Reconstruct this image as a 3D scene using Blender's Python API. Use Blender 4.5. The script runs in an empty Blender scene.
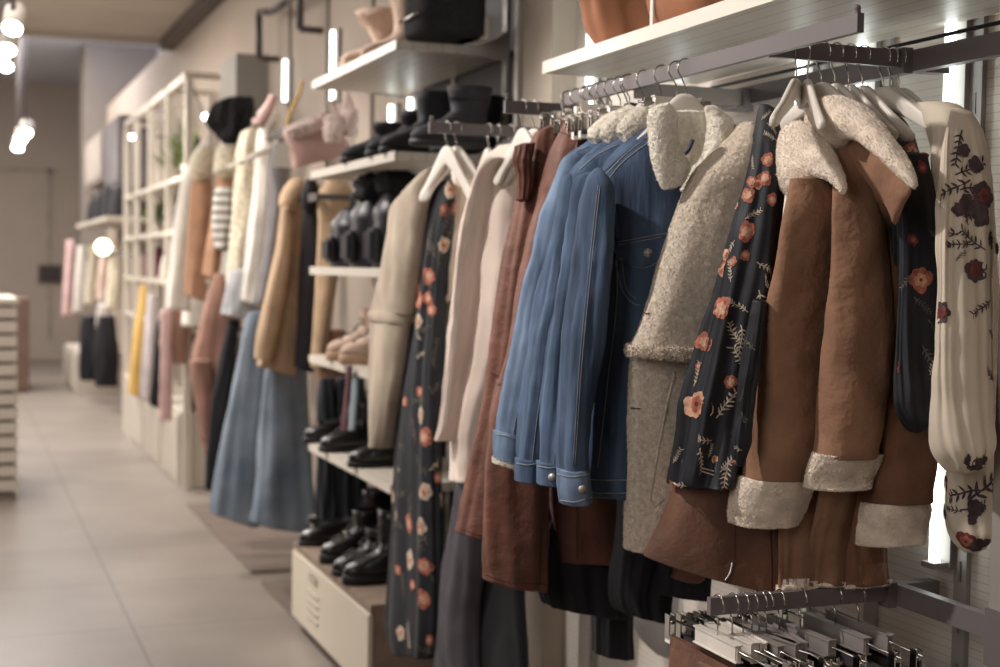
import bpy, bmesh, math, random
from math import sin, cos, pi, sqrt, atan2, floor as fl
from mathutils import Vector, Matrix, noise
from mathutils.bvhtree import BVHTree
random.seed(7)
SC = bpy.context.scene
COL = SC.collection
V = Vector

# ------------------------------------------------------------------ camera
FPX = 1400.0
YAW, PITCH, ROLL = .371, .046, .0163
cy, sy = cos(YAW), sin(YAW)
F = V((sy*cos(PITCH), cy*cos(PITCH), -sin(PITCH)))
R0 = V((cy, -sy, 0)); U0 = R0.cross(F)
R = R0*cos(ROLL)+U0*sin(ROLL); U = R.cross(F)
CAM = V((0, 0, 1.54))
cd = bpy.data.cameras.new('camera'); cam = bpy.data.objects.new('camera', cd); COL.objects.link(cam)
m = Matrix((R, U, -F)).transposed().to_4x4(); m.translation = CAM
cam.matrix_world = m
cd.sensor_width = 36; cd.lens = FPX*36/1000
cd.clip_start = .05; cd.clip_end = 100
cd.dof.use_dof = True; cd.dof.focus_distance = 2.45; cd.dof.aperture_fstop = 3.3
SC.camera = cam

def ray(x, y): return R*((x-500)/FPX)-U*((y-333.5)/FPX)+F
def at(x, y, X=None, Y=None, Z=None):
    """a point of the real place: where the sight line of a photo spot meets a known plane of the shop"""
    d = ray(x, y)
    if X is not None: k = X/d.x
    elif Y is not None: k = Y/d.y
    else: k = (Z-CAM.z)/d.z
    return CAM+d*k
def on(plane, x, y):
    if plane[0] == 'N':
        d = ray(x, y); n = V(plane[2]); return CAM+d*((V(plane[1])-CAM).dot(n)/d.dot(n))
    return at(x, y, **{plane[0]: plane[1]})

# ------------------------------------------------------------------ materials
def lin(c):
    q = [((v/255)/12.92 if v/255 <= .04045 else ((v/255+.055)/1.055)**2.4) for v in c]; g = .25*q[0]+.6*q[1]+.15*q[2]
    return tuple(v*.86+g*.14 for v in q)+(1,)
MATS = {}
def mat(name, c, rough=.8, var=.12, vs=6, bump=0, bs=200, metal=0, sheen=0, c2=None, stretch=(1, 1, 1), spec=.4, bump2=0, bs2=20, coat=0, transl=0):
    if name in MATS: return MATS[name]
    M_ = bpy.data.materials.new(name); M_.use_nodes = True; MATS[name] = M_
    nt = M_.node_tree; N = nt.nodes; L = nt.links
    b = N['Principled BSDF']
    tc = N.new('ShaderNodeTexCoord'); mp = N.new('ShaderNodeMapping'); mp.inputs['Scale'].default_value = stretch
    L.new(tc.outputs['Object'], mp.inputs['Vector'])
    n = N.new('ShaderNodeTexNoise'); n.inputs['Scale'].default_value = vs; n.inputs['Detail'].default_value = 5
    L.new(mp.outputs[0], n.inputs['Vector'])
    cr = N.new('ShaderNodeValToRGB')
    base = lin(c); d = c2 and lin(c2) or tuple(v*(1-var*1.6) for v in base[:3])+(1,)
    l_ = tuple(min(1, v*(1+var)) for v in base[:3])+(1,)
    cr.color_ramp.elements[0].color = d; cr.color_ramp.elements[0].position = .3
    cr.color_ramp.elements[1].color = l_; cr.color_ramp.elements[1].position = .7
    L.new(n.outputs['Fac'], cr.inputs[0]); L.new(cr.outputs[0], b.inputs['Base Color'])
    b.inputs['Roughness'].default_value = rough; b.inputs['Metallic'].default_value = metal
    b.inputs['Specular IOR Level'].default_value = spec
    if sheen:
        b.inputs['Sheen Weight'].default_value = sheen; b.inputs['Sheen Roughness'].default_value = .5
        b.inputs['Sheen Tint'].default_value = tuple(min(1, v*1.5+.1) for v in base[:3])+(1,)
    if coat: b.inputs['Coat Weight'].default_value = coat
    nrm = None
    for bb, ss in ((bump, bs), (bump2, bs2)):
        if bb:
            nn = N.new('ShaderNodeTexNoise'); nn.inputs['Scale'].default_value = ss; nn.inputs['Detail'].default_value = 3
            L.new(mp.outputs[0], nn.inputs['Vector'])
            bp = N.new('ShaderNodeBump'); bp.inputs['Strength'].default_value = bb; bp.inputs['Distance'].default_value = .45/ss
            L.new(nn.outputs['Fac'], bp.inputs['Height'])
            if nrm: L.new(nrm, bp.inputs['Normal'])
            nrm = bp.outputs[0]
    if nrm: L.new(nrm, b.inputs['Normal'])
    return M_
def emit(name, c, s):
    if name in MATS: return MATS[name]
    M_ = bpy.data.materials.new(name); M_.use_nodes = True; MATS[name] = M_
    N = M_.node_tree.nodes; L = M_.node_tree.links; N.remove(N['Principled BSDF'])
    e = N.new('ShaderNodeEmission'); e.inputs[0].default_value = lin(c); e.inputs[1].default_value = s
    L.new(e.outputs[0], N['Material Output'].inputs[0]); return M_
def lined(name, c, axis, period, frac, dark=.55, rough=.5, phase=0, var=.06, bump=.5, rot=False):
    """boards or ribs: thin dark grooves every `period` metres along one object axis"""
    if name in MATS: return MATS[name]
    M_ = mat(name, c, rough=rough, var=var, vs=2)
    N = M_.node_tree.nodes; L = M_.node_tree.links; b = N['Principled BSDF']
    tc = N['Texture Coordinate']; sx = N.new('ShaderNodeSeparateXYZ'); L.new(tc.outputs['Object'], sx.inputs[0])
    a = N.new('ShaderNodeMath'); a.operation = 'MULTIPLY_ADD'; a.inputs[1].default_value = 1/period; a.inputs[2].default_value = phase
    L.new(sx.outputs[axis], a.inputs[0])
    fr = N.new('ShaderNodeMath'); fr.operation = 'FRACT'; L.new(a.outputs[0], fr.inputs[0])
    lt = N.new('ShaderNodeMath'); lt.operation = 'LESS_THAN'; lt.inputs[1].default_value = frac; L.new(fr.outputs[0], lt.inputs[0])
    src = b.inputs['Base Color'].links[0].from_socket
    mx = N.new('ShaderNodeMix'); mx.data_type = 'RGBA'; mx.blend_type = 'MULTIPLY'
    mx.inputs[7].default_value = (dark, dark, dark, 1)
    L.new(lt.outputs[0], mx.inputs[0]); L.new(src, mx.inputs[6]); L.new(mx.outputs[2], b.inputs['Base Color'])
    bp = N.new('ShaderNodeBump'); bp.invert = True; bp.inputs['Strength'].default_value = bump; bp.inputs['Distance'].default_value = .002
    L.new(lt.outputs[0], bp.inputs['Height']); L.new(bp.outputs[0], b.inputs['Normal'])
    return M_
def stripes(name, c, c2, period):
    return lined(name, c, 2, period, .4, dark=.25, rough=.9)

DENIM = mat('denim_blue', (74, 94, 122), .85, c2=(40, 54, 76), vs=30, stretch=(1, 1, .12), bump=.35, bs=500, sheen=.15, bump2=.55, bs2=38, spec=.2)
DENIM_L = mat('denim_faded', (104, 124, 150), .85, c2=(68, 86, 112), vs=30, stretch=(1, 1, .12), bump=.3, bs=400, spec=.2)
THREAD = mat('seam_thread', (138, 142, 150), .8)
THREADB = mat('seam_blue', (50, 66, 94), .8)
SHERPA = mat('sherpa_cream', (246, 238, 226), .95, var=.12, vs=120, bump=.55, bs=520, sheen=.5, c2=(228, 218, 204), bump2=.4, bs2=200, spec=.1)
SHERPA_D = mat('sherpa_beige', (216, 201, 184), .95, var=.1, vs=110, bump=.6, bs=520, sheen=.4, c2=(190, 174, 158), bump2=.5, bs2=190, spec=.1)
FLEECE = mat('pile_oatmeal', (240, 225, 208), .95, var=.1, vs=30, bump=.5, bs=500, sheen=.5, c2=(220, 203, 186), bump2=.25, bs2=60, spec=.1)
SUEDE = mat('suede_camel', (148, 108, 82), .9, var=.15, vs=7, bump=.25, bs=500, sheen=.35, c2=(118, 84, 65), spec=.15, bump2=.5, bs2=30)
SUEDE2 = mat('suede_tan_dark', (134, 92, 68), .9, var=.15, vs=7, bump=.25, bs=500, sheen=.3, c2=(106, 70, 52), spec=.15, bump2=.5, bs2=30)
SUEDE_L = mat('suede_stone', (164, 149, 132), .9, var=.12, vs=8, bump=.2, bs=400, sheen=.3, spec=.15)
LEATHER = mat('leather_brown', (108, 62, 44), .68, var=.12, vs=8, bump=.3, bs=180, c2=(84, 48, 36), bump2=.35, bs2=35)
LEATHER2 = mat('leather_cognac', (116, 74, 52), .65, var=.12, vs=8, bump=.3, bs=180, c2=(86, 56, 43), bump2=.3, bs2=30)
SEAMBR = mat('seam_brown', (72, 40, 28), .8)
CREAMK = mat('knit_cream', (236, 214, 200), .9, var=.06, vs=8, bump=.3, bs=400, sheen=.3, stretch=(1, 1, .35))
CREAMW = mat('blouse_ivory', (234, 220, 206), .8, var=.06, vs=4, bump=.15, bs=300, sheen=.1)
FBLACK = mat('viscose_black', (31, 33, 42), .6, var=.25, vs=5, bump=.1, bs=300, spec=.4)
FWHITE = mat('viscose_ivory', (214, 198, 178), .75, var=.06, vs=4, bump=.12, bs=300)
BLACKF = mat('black_cloth', (27, 25, 32), .85, var=.2, vs=8, bump=.2, bs=300)
CHAR = mat('charcoal_cloth', (66, 60, 68), .85, var=.15, vs=12, bump=.3, bs=300)
BLEATH = mat('black_leather', (26, 23, 27), .28, var=.2, vs=8, bump=.15, bs=120, coat=.3)
RUST = mat('print_rust', (178, 98, 76), .8, var=.3, vs=90)
PEACH = mat('print_peach', (206, 152, 122), .8, var=.3, vs=90)
PCREAM = mat('print_cream', (196, 178, 158), .8, var=.3, vs=90)
PRED = mat('print_wine', (128, 52, 48), .8, var=.3, vs=90)
PLEAF = mat('print_leaf', (96, 92, 84), .8, var=.35, vs=60)
PLUM = mat('print_plum', (84, 66, 70), .8, var=.35, vs=60)
CHROME = mat('chrome_steel', (190, 185, 180), .18, metal=1, var=.05)
STEEL = mat('brushed_steel', (186, 180, 174), .4, metal=.35, var=.05)
RAIL = mat('rail_taupe_metal', (98, 89, 90), .45, metal=0, var=.06, vs=3)
DRAIL = mat('rail_dark_metal', (112, 103, 105), .45, metal=0, var=.06, vs=3)
PALER = mat('rail_pale_metal', (150, 143, 138), .5, metal=0, var=.05)
PLAST = mat('hanger_white', (222, 213, 203), .4, var=.04)
PLASTG = mat('hanger_grey', (140, 131, 126), .45, var=.05)
BLKP = mat('black_rubber', (22, 20, 22), .5)
TAGW = mat('paper_white', (232, 224, 212), .8)
GOLD = mat('gold_metal', (200, 165, 90), .25, metal=1)
CAMEL = mat('wool_camel', (206, 172, 136), .92, var=.12, vs=10, bump=.3, bs=200, sheen=.3)
CAMEL2 = mat('wool_ginger', (192, 144, 110), .92, var=.12, vs=10, bump=.3, bs=200, sheen=.3)
WHITEW = mat('wool_white', (226, 218, 206), .92, var=.08, vs=10, bump=.3, bs=150, sheen=.3)
FURW = mat('fur_cream', (222, 210, 184), .95, var=.2, vs=50, bump=1, bs=120, sheen=.5, c2=(180, 166, 140))
FURB = mat('fur_black', (26, 23, 28), .85, var=.3, vs=50, bump=1, bs=120)
GREYK = mat('jersey_grey', (190, 190, 194), .9, var=.06, vs=10)
GREYD = mat('wool_grey', (128, 122, 124), .9, var=.1, vs=10)
PUFF = mat('puffer_black', (40, 35, 44), .4, var=.2, vs=8)
PINKB = mat('pink_leather', (190, 150, 142), .5, var=.06)
PINK = mat('pink_wool', (206, 168, 164), .9, var=.1)
MAUVE = mat('mauve_brown_cloth', (158, 116, 100), .85, var=.12)
YELLOW = mat('mustard_cloth', (222, 178, 86), .85, var=.1)
WHITEP = mat('painted_white_metal', (200, 190, 176), .5, var=.03, vs=2)
CABW = mat('cabinet_cream', (206, 194, 174), .5, var=.03, vs=2)
CABT = mat('cabinet_wood', (140, 118, 102), .6, var=.15, vs=10, stretch=(1, 6, 1))
DARKP = mat('dark_panel_brown', (48, 40, 46), .45, var=.1, vs=2)
GREEN = mat('leaf_green', (108, 126, 66), .7, var=.3, vs=30)
TANB = mat('suede_sand', (208, 178, 158), .9, var=.1, vs=12, sheen=.3)
VELV = mat('velvet_navy_black', (30, 27, 36), .7, var=.5, vs=14, sheen=.6)
MAROON = mat('maroon_strap', (92, 44, 54), .7)
WOODB = mat('wood_brown', (116, 88, 72), .6, var=.15, vs=6)
LED = emit('led_white', (246, 255, 250), 6)
BULB = emit('spot_lens', (246, 255, 236), 26)
GLOBE = emit('globe_glow', (250, 250, 205), 6)

# ------------------------------------------------------------------ mesh kit
def crv(pts, n):
    """Catmull-Rom through tuples of floats"""
    out = []; m_ = len(pts)
    for i in range(m_-1):
        p0 = pts[max(0, i-1)]; p1 = pts[i]; p2 = pts[i+1]; p3 = pts[min(m_-1, i+2)]
        for j in range(n):
            t = j/n
            out.append(tuple(.5*((2*b)+(-a+c)*t+(2*a-5*b+4*c-d)*t*t+(-a+3*b-3*c+d)*t**3) for a, b, c, d in zip(p0, p1, p2, p3)))
    out.append(tuple(pts[-1])); return out

class MB:
    def __init__(s): s.v = []; s.f = []; s.mi = []; s.sm = []
    def add(s, vs, fs, mi=0, smooth=True):
        o = len(s.v); s.v += [V(p) for p in vs]
        for q in fs: s.f.append(tuple(o+i for i in q)); s.mi.append(mi); s.sm.append(smooth)
        return s
    def box(s, a, b, mi=0):
        x0, y0, z0 = a; x1, y1, z1 = b
        return s.add([(x0, y0, z0), (x1, y0, z0), (x1, y1, z0), (x0, y1, z0), (x0, y0, z1), (x1, y0, z1), (x1, y1, z1), (x0, y1, z1)],
                     [(0, 3, 2, 1), (4, 5, 6, 7), (0, 1, 5, 4), (1, 2, 6, 5), (2, 3, 7, 6), (3, 0, 4, 7)], mi, False)
    def obox(s, c, ax, ay, az, mi=0, ch=0):
        """oriented box with centre and three half-axis vectors"""
        c = V(c); ax, ay, az = V(ax), V(ay), V(az)
        vs = [c+ax*i+ay*j+az*k for k in (-1, 1) for j in (-1, 1) for i in (-1, 1)]
        return s.add(vs, [(0, 2, 3, 1), (4, 5, 7, 6), (0, 1, 5, 4), (1, 3, 7, 5), (3, 2, 6, 7), (2, 0, 4, 6)], mi, False)
    def rbox(s, a, b, r=.004, mi=0):
        """box with bevelled edges"""
        bm = bmesh.new(); bmesh.ops.create_cube(bm, size=1)
        a, b = V(a), V(b); c = (a+b)/2; d = b-a
        for v in bm.verts: v.co = V((c.x+v.co.x*d.x, c.y+v.co.y*d.y, c.z+v.co.z*d.z))
        bmesh.ops.bevel(bm, geom=bm.edges[:], offset=r, segments=2, affect='EDGES', clamp_overlap=True)
        s.addbm(bm, mi, False); return s
    def addbm(s, bm, mi=0, smooth=True, mtx=None):
        bm.verts.index_update()
        vs = [(mtx @ v.co if mtx else v.co.copy()) for v in bm.verts]
        s.add(vs, [tuple(v.index for v in f.verts) for f in bm.faces], mi, smooth); bm.free()
    def tube(s, pts, r, n=8, mi=0, cap=True, r2=None):
        pts = [V(p) for p in pts]; k = len(pts); rings = []
        prev = None
        for i, p in enumerate(pts):
            t = (pts[min(k-1, i+1)]-pts[max(0, i-1)])
            if t.length < 1e-9: t = V((0, 0, 1))
            t.normalize()
            if prev is None:
                a = t.orthogonal().normalized()
            else:
                a = (prev-t*prev.dot(t))
                a = a.normalized() if a.length > 1e-6 else t.orthogonal().normalized()
            prev = a; b = t.cross(a)
            rr = r if r2 is None else r+(r2-r)*i/(k-1)
            if isinstance(r, (list, tuple)): rr = r[i]
            rings.append([p+(a*cos(2*pi*j/n)+b*sin(2*pi*j/n))*rr for j in range(n)])
        return s.rings(rings, mi, cap, cap)
    def rings(s, rings, mi=0, cap0=False, cap1=False):
        n = len(rings[0]); vs = [p for r in rings for p in r]; fs = []
        for i in range(len(rings)-1):
            for j in range(n):
                a = i*n+j; b = i*n+(j+1) % n
                fs.append((a, b, b+n, a+n))
        if cap0: fs.append(tuple(range(n-1, -1, -1)))
        if cap1: fs.append(tuple((len(rings)-1)*n+j for j in range(n)))
        return s.add(vs, fs, mi)
    def prism(s, poly, o, ax, ay, az, mi=0, smooth=False):
        """polygon of 2D points in frame (ax, ay) at origin o, extruded by vector az (both sides half)"""
        o, ax, ay, az = V(o), V(ax), V(ay), V(az); n = len(poly)
        vs = [o+ax*p[0]+ay*p[1]-az*.5 for p in poly]+[o+ax*p[0]+ay*p[1]+az*.5 for p in poly]
        fs = [tuple(range(n-1, -1, -1)), tuple(range(n, 2*n))]+[(i, (i+1) % n, n+(i+1) % n, n+i) for i in range(n)]
        return s.add(vs, fs, mi, smooth)
    def ball(s, c, r, mi=0, sc=(1, 1, 1), u=16, v=10, lump=0, seed=0):
        bm = bmesh.new(); bmesh.ops.create_uvsphere(bm, u_segments=u, v_segments=v, radius=1)
        c = V(c)
        for p in bm.verts:
            k = 1+(lump*noise.noise(p.co*3+V((seed*7.3, 0, 0))) if lump else 0)
            p.co = c+V((p.co.x*r*sc[0]*k, p.co.y*r*sc[1]*k, p.co.z*r*sc[2]*k))
        s.addbm(bm, mi); return s
    def bvh(s): return BVHTree.FromPolygons(s.v, s.f)
    def build(s, name, mats, parent=None):
        if not isinstance(mats, (list, tuple)): mats = [mats]
        me = bpy.data.meshes.new(name); o = bpy.data.objects.new(name, me); COL.objects.link(o)
        off = V((0, 0, 0)); q = parent
        while q is not None: off += q.location; q = q.parent
        if parent is None:
            xs = [p.x for p in s.v]; ys = [p.y for p in s.v]
            off = V(((min(xs)+max(xs))/2, (min(ys)+max(ys))/2, min(p.z for p in s.v)))
            o.location = off
        else: o.parent = parent
        me.from_pydata([p-off for p in s.v], [], s.f)
        for mm in mats: me.materials.append(mm)
        me.polygons.foreach_set('material_index', s.mi); me.polygons.foreach_set('use_smooth', s.sm)
        me.update(); return o

def thing(name, label, cat, loc, group=None):
    o = bpy.data.objects.new(name, None); COL.objects.link(o); o.empty_display_size = .05
    o.location = V(loc); o['label'] = label; o['category'] = cat
    if group: o['group'] = group
    return o
def tag(o, label, cat, group=None):
    o['label'] = label; o['category'] = cat
    if group: o['group'] = group
    return o
def struct(name, mb, m_):
    o = mb.build(name, m_); o['kind'] = 'structure'; return o

# ---------------- cloth lofts: rings given by the left and right outline of the cloth, standing in its hanging plane
def K(y, xl, xr, b=.03, f=0): return (xl, y, xr, y, b, f)
def loft(mb, keys, plane, M=10, N=64, waves=5, seed=0, wr=0, ws=14, pile=0, ps=120, mi=0, top='flat', hem=.03, sq=.9, comp=True, jag=0):
    nrm = V((1, 0, 0)) if plane[0] == 'X' else V((0, 1, 0)) if plane[0] == 'Y' else V(plane[2]).normalized()
    k3 = []
    for kk in keys:
        xl, yl, xr, yr, b, f = kk if len(kk) == 6 else kk+(0,)
        Lp, Rp = on(plane, xl, yl), on(plane, xr, yr)
        c = (Lp+Rp)/2; d = (Rp-Lp); h = d.length/2; dn = d.normalized()
        vw = (CAM-c); vw.z = 0; vw.normalize()
        sp = min(.98, abs(vw.dot(dn))); cp = sqrt(1-sp*sp)
        w = h*cp
        bb = min(b, h*1.4)
        if comp:
            a = sqrt(max(w*w-(bb*sp)**2, (.3*w)**2))/cp
        else: a = h
        k3.append((c.x, c.y, c.z, dn.x, dn.y, dn.z, a, bb, f))
    ks = crv(k3, M)
    rnd = random.Random(seed); ph = [rnd.uniform(0, 6.28) for _ in range(6)]
    if (CAM-V(k3[0][:3])).dot(nrm) < 0: nrm = -nrm
    nk = len(ks); rings = []
    def ring(k, t, sa=1, sb=1, dz=0, e=0):
        c = V(k[:3]); d = V(k[3:6]).normalized(); a = max(.001, k[6])*sa; b = max(.001, k[7])*sb; f = max(0, k[8]); out = []
        for j in range(N):
            th = 2*pi*j/N; cx, cs = cos(th), sin(th)
            x = math.copysign(abs(cx)**sq, cx); y = math.copysign(abs(cs)**sq, cs)
            p = c+d*(a*x)+nrm*(b*y)
            r = d*(b*cx)+nrm*(a*cs)
            r = r.normalized() if r.length > 1e-9 else nrm
            g = sin(waves*th+ph[0]+1.2*sin(2.1*t*3+ph[1]))+.5*sin((2*waves+1)*th+ph[2]+2*t)+.35*sin((waves//2+1)*th+ph[3]-2*t)
            p = p+r*(f*g*.6)
            if wr:
                q = p*ws; p = p+r*(wr*(noise.noise(V((q.x*1.3, q.y*1.3, q.z*.4+seed)))+.35*noise.noise(V((q.x*1.6+9, q.y*1.6, q.z*1.7+seed)))))
            if pile:
                p = p+r*(pile*(noise.noise(p*ps)+.6*noise.noise(p*ps*.4)))
            p = p+V((0, 0, dz+e*(noise.noise(p*60)+.5*noise.noise(p*150))))
            out.append(p)
        return out
    if top == 'flat':
        for sa, sb in ((.12, .05), (.6, .5), (.88, .8)): rings.append(ring(ks[0], 0, sa, sb, .004*(1-sb)))
    elif top == 'open':
        for sa, sb, dz in ((.85, .8, -.05), (.9, .85, -.006), (.96, .95, .003)): rings.append(ring(ks[0], 0, sa, sb, dz))
    for i, k in enumerate(ks): rings.append(ring(k, i/nk, e=jag*max(0, i-nk+2) if i >= nk-1 else 0))
    if hem == 'close':
        for sa, sb in ((.9, .8), (.6, .5), (.12, .05)): rings.append(ring(ks[-1], 1, sa, sb, -.005*(1-sb)))
    elif hem:
        rings.append(ring(ks[-1], 1, .96, .9, -.002)); rings.append(ring(ks[-1], 1, .92, .82, .004))
        rings.append(ring(ks[-1], 1, .9, .75, hem)); 
    mb.rings(rings, mi, top != 'none', True if hem else False)
    return mb

def fuzz(mb, n, l=.0036, w=.0008, seed=0, mi=0, f0=0):
    """short pile: tiny tufts standing on the fleece"""
    rd = random.Random(seed); nf = len(mb.f); vs = []; fs = []
    ar = []; tot = 0
    for f in mb.f[f0:nf]:
        a = mb.v[f[0]]; tot += (mb.v[f[1]]-a).cross(mb.v[f[-1]]-a).length; ar.append(tot)
    import bisect
    for i in range(n):
        f = mb.f[f0+min(nf-f0-1, bisect.bisect(ar, rd.random()*tot))]
        a, b, c = mb.v[f[0]], mb.v[f[1]], mb.v[f[-1]]
        u, v_ = rd.random(), rd.random(); p = a+(b-a)*u+(c-a)*v_
        nn = (b-a).cross(c-a)
        if nn.length < 1e-12: continue
        nn.normalize(); t = V((rd.gauss(0, 1), rd.gauss(0, 1), rd.gauss(0, 1)-.5)); d = (nn+t*.55).normalized()
        if d.dot(nn) < .1: d = (d+nn*.5).normalized()
        s_ = d.cross(t).normalized()*w; q = p-nn*.0012; k = len(vs); L_ = l*rd.uniform(.6, 1.2)
        vs += [q-s_, q+s_, q+d*L_*.6+s_*.8+nn*.0003, q+d*L_]; fs += [(k, k+1, k+2, k+3)]
    mb.add(vs, fs, mi, True); return mb
def hit(bvh, x, y):
    d = ray(x, y).normalized(); r = bvh.ray_cast(CAM, d, 30)
    if r[0] is None: return None
    n = r[1]
    if n.dot(d) > 0: n = -n
    return r[0], n
def seam(mb, bvh, pts, r=.0012, mi=1, off=.0008, dens=6, dash=False):
    """a stitched line or rib lying on the cloth along the given run"""
    px = crv([tuple(map(float, p)) for p in pts], dens); run = []
    for i, (x, y) in enumerate(px):
        h_ = hit(bvh, x, y)
        if h_: run.append(h_[0]+h_[1]*off)
        if h_ is None or i == len(px)-1:
            if len(run) > 1: mb.tube(run, r, 5, mi)
            run = []
def patch(mb, bvh, c, n, poly, mi, off=.0012, rot=0, up=V((0, 0, 1))):
    """flat printed shape laid on the cloth around point c"""
    ax = up.cross(n)
    ax = ax.normalized() if ax.length > 1e-3 else V((1, 0, 0))
    ay = n.cross(ax).normalized(); cr_, sr = cos(rot), sin(rot)
    cx = sum(p[0] for p in poly)/len(poly); cz = sum(p[1] for p in poly)/len(poly)
    vs = []
    for u, w in [(cx, cz)]+list(poly):
        q = c+ax*(u*cr_-w*sr)+ay*(u*sr+w*cr_)
        r = bvh.find_nearest(q)
        if r[0] is None or (r[0]-q).length > .03: return
        nn = r[1] if r[1].dot(n) > 0 else -r[1]
        vs.append(r[0]+nn*off)
    k = len(poly)
    mb.add(vs, [(0, 1+i, 1+(i+1) % k) for i in range(k)], mi)
def petal(u, w, l, wd, a, k=7):
    ca, sa = cos(a), sin(a); out = []
    def hw(t): return wd*(max(0, sin(pi*min(1, t**1.3*.97+.03)))**.55 if k > 4 else sin(pi*t**.8))
    out = [(i/k*l, hw(i/k)) for i in range(k+1)]+[(i/k*l, -hw(i/k)) for i in range(k-1, 0, -1)]
    return [(u+x*ca-y*sa, w+x*sa+y*ca) for x, y in out]
def flower(mb, bvh, c, n, s, mats_, seed=0, np_=7):
    rd = random.Random(seed); a0 = rd.uniform(0, 6)
    for i in range(np_):
        a = a0+2*pi*i/np_+rd.uniform(-.2, .2); l = s*rd.uniform(.75, 1.1)
        patch(mb, bvh, c, n, petal(0, 0, l, l*.4, a), mats_[0], .0011+.0001*i)
    for i in range(np_-1):
        a = a0+.4+2*pi*i/(np_-1); patch(mb, bvh, c, n, petal(0, 0, s*.55, s*.2, a), mats_[1], .0021+.0001*i)
    patch(mb, bvh, c, n, [(s*.14*cos(t*pi/4), s*.14*sin(t*pi/4)) for t in range(8)], mats_[2], .0029)
def sprig(mb, bvh, c, n, s, mi, seed=0, a=None, leaves=6):
    rd = random.Random(seed); a = rd.uniform(0, 6.28) if a is None else a
    x = y = 0; st = s/leaves; pts = [(0, 0)]
    for i in range(leaves):
        a += rd.uniform(-.22, .22); x += st*cos(a); y += st*sin(a); pts.append((x, y))
        for sd in (-1, 1):
            patch(mb, bvh, c, n, petal(x, y, st*rd.uniform(1, 1.5), st*.18, a+sd*.9, 4), mi, .0012)
    w = s*.022; poly = []
    for (p, q) in pts: poly.append((p-w*sin(a), q+w*cos(a)))
    for (p, q) in reversed(pts): poly.append((p+w*sin(a), q-w*cos(a)))
    for i in range(len(pts)-1):
        (p, q), (r, t) = pts[i], pts[i+1]
        patch(mb, bvh, c, n, [(p-w*sin(a), q+w*cos(a)), (r-w*sin(a), t+w*cos(a)), (r+w*sin(a), t-w*cos(a)), (p+w*sin(a), q-w*cos(a))], mi, .001)
def floral(mb, spots, scatter=0, seed=0, kinds=((1, 2, 3), (2, 1, 4)), leaf=5, ssize=.02):
    """spots: (x, y, kind, size) ; kinds 'f0','f1' flowers, 's' sprig"""
    bvh = mb.bvh(); nv = len(mb.f)
    rd = random.Random(seed); todo = []
    for (x, y, k, s) in spots:
        h_ = hit(bvh, x, y)
        if h_: todo.append((h_[0], h_[1], k, s))
    for i in range(scatter):
        f = mb.f[rd.randrange(nv)]; p = sum((mb.v[q] for q in f), V((0, 0, 0)))/len(f)
        nn = (mb.v[f[1]]-mb.v[f[0]]).cross(mb.v[f[2]]-mb.v[f[0]])
        if nn.length < 1e-10: continue
        nn.normalize(); todo.append((p, nn, rd.choice(['f0', 'f1', 's', 's', 's']), ssize*rd.uniform(.5, 1.2)))
    for i, (p, n, k, s) in enumerate(todo):
        if k == 's': sprig(mb, bvh, p, n, s*2.6, leaf, seed+i)
        elif k == 'c': sprig(mb, bvh, p, n, s*2.6, 3, seed+i)
        else: flower(mb, bvh, p, n, s, kinds[int(k[1])], seed+i)
FLM = [FBLACK, RUST, PEACH, PCREAM, PRED, PLEAF]
FLW = [FWHITE, PRED, RUST, PLUM, PLUM, PLUM]

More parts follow.
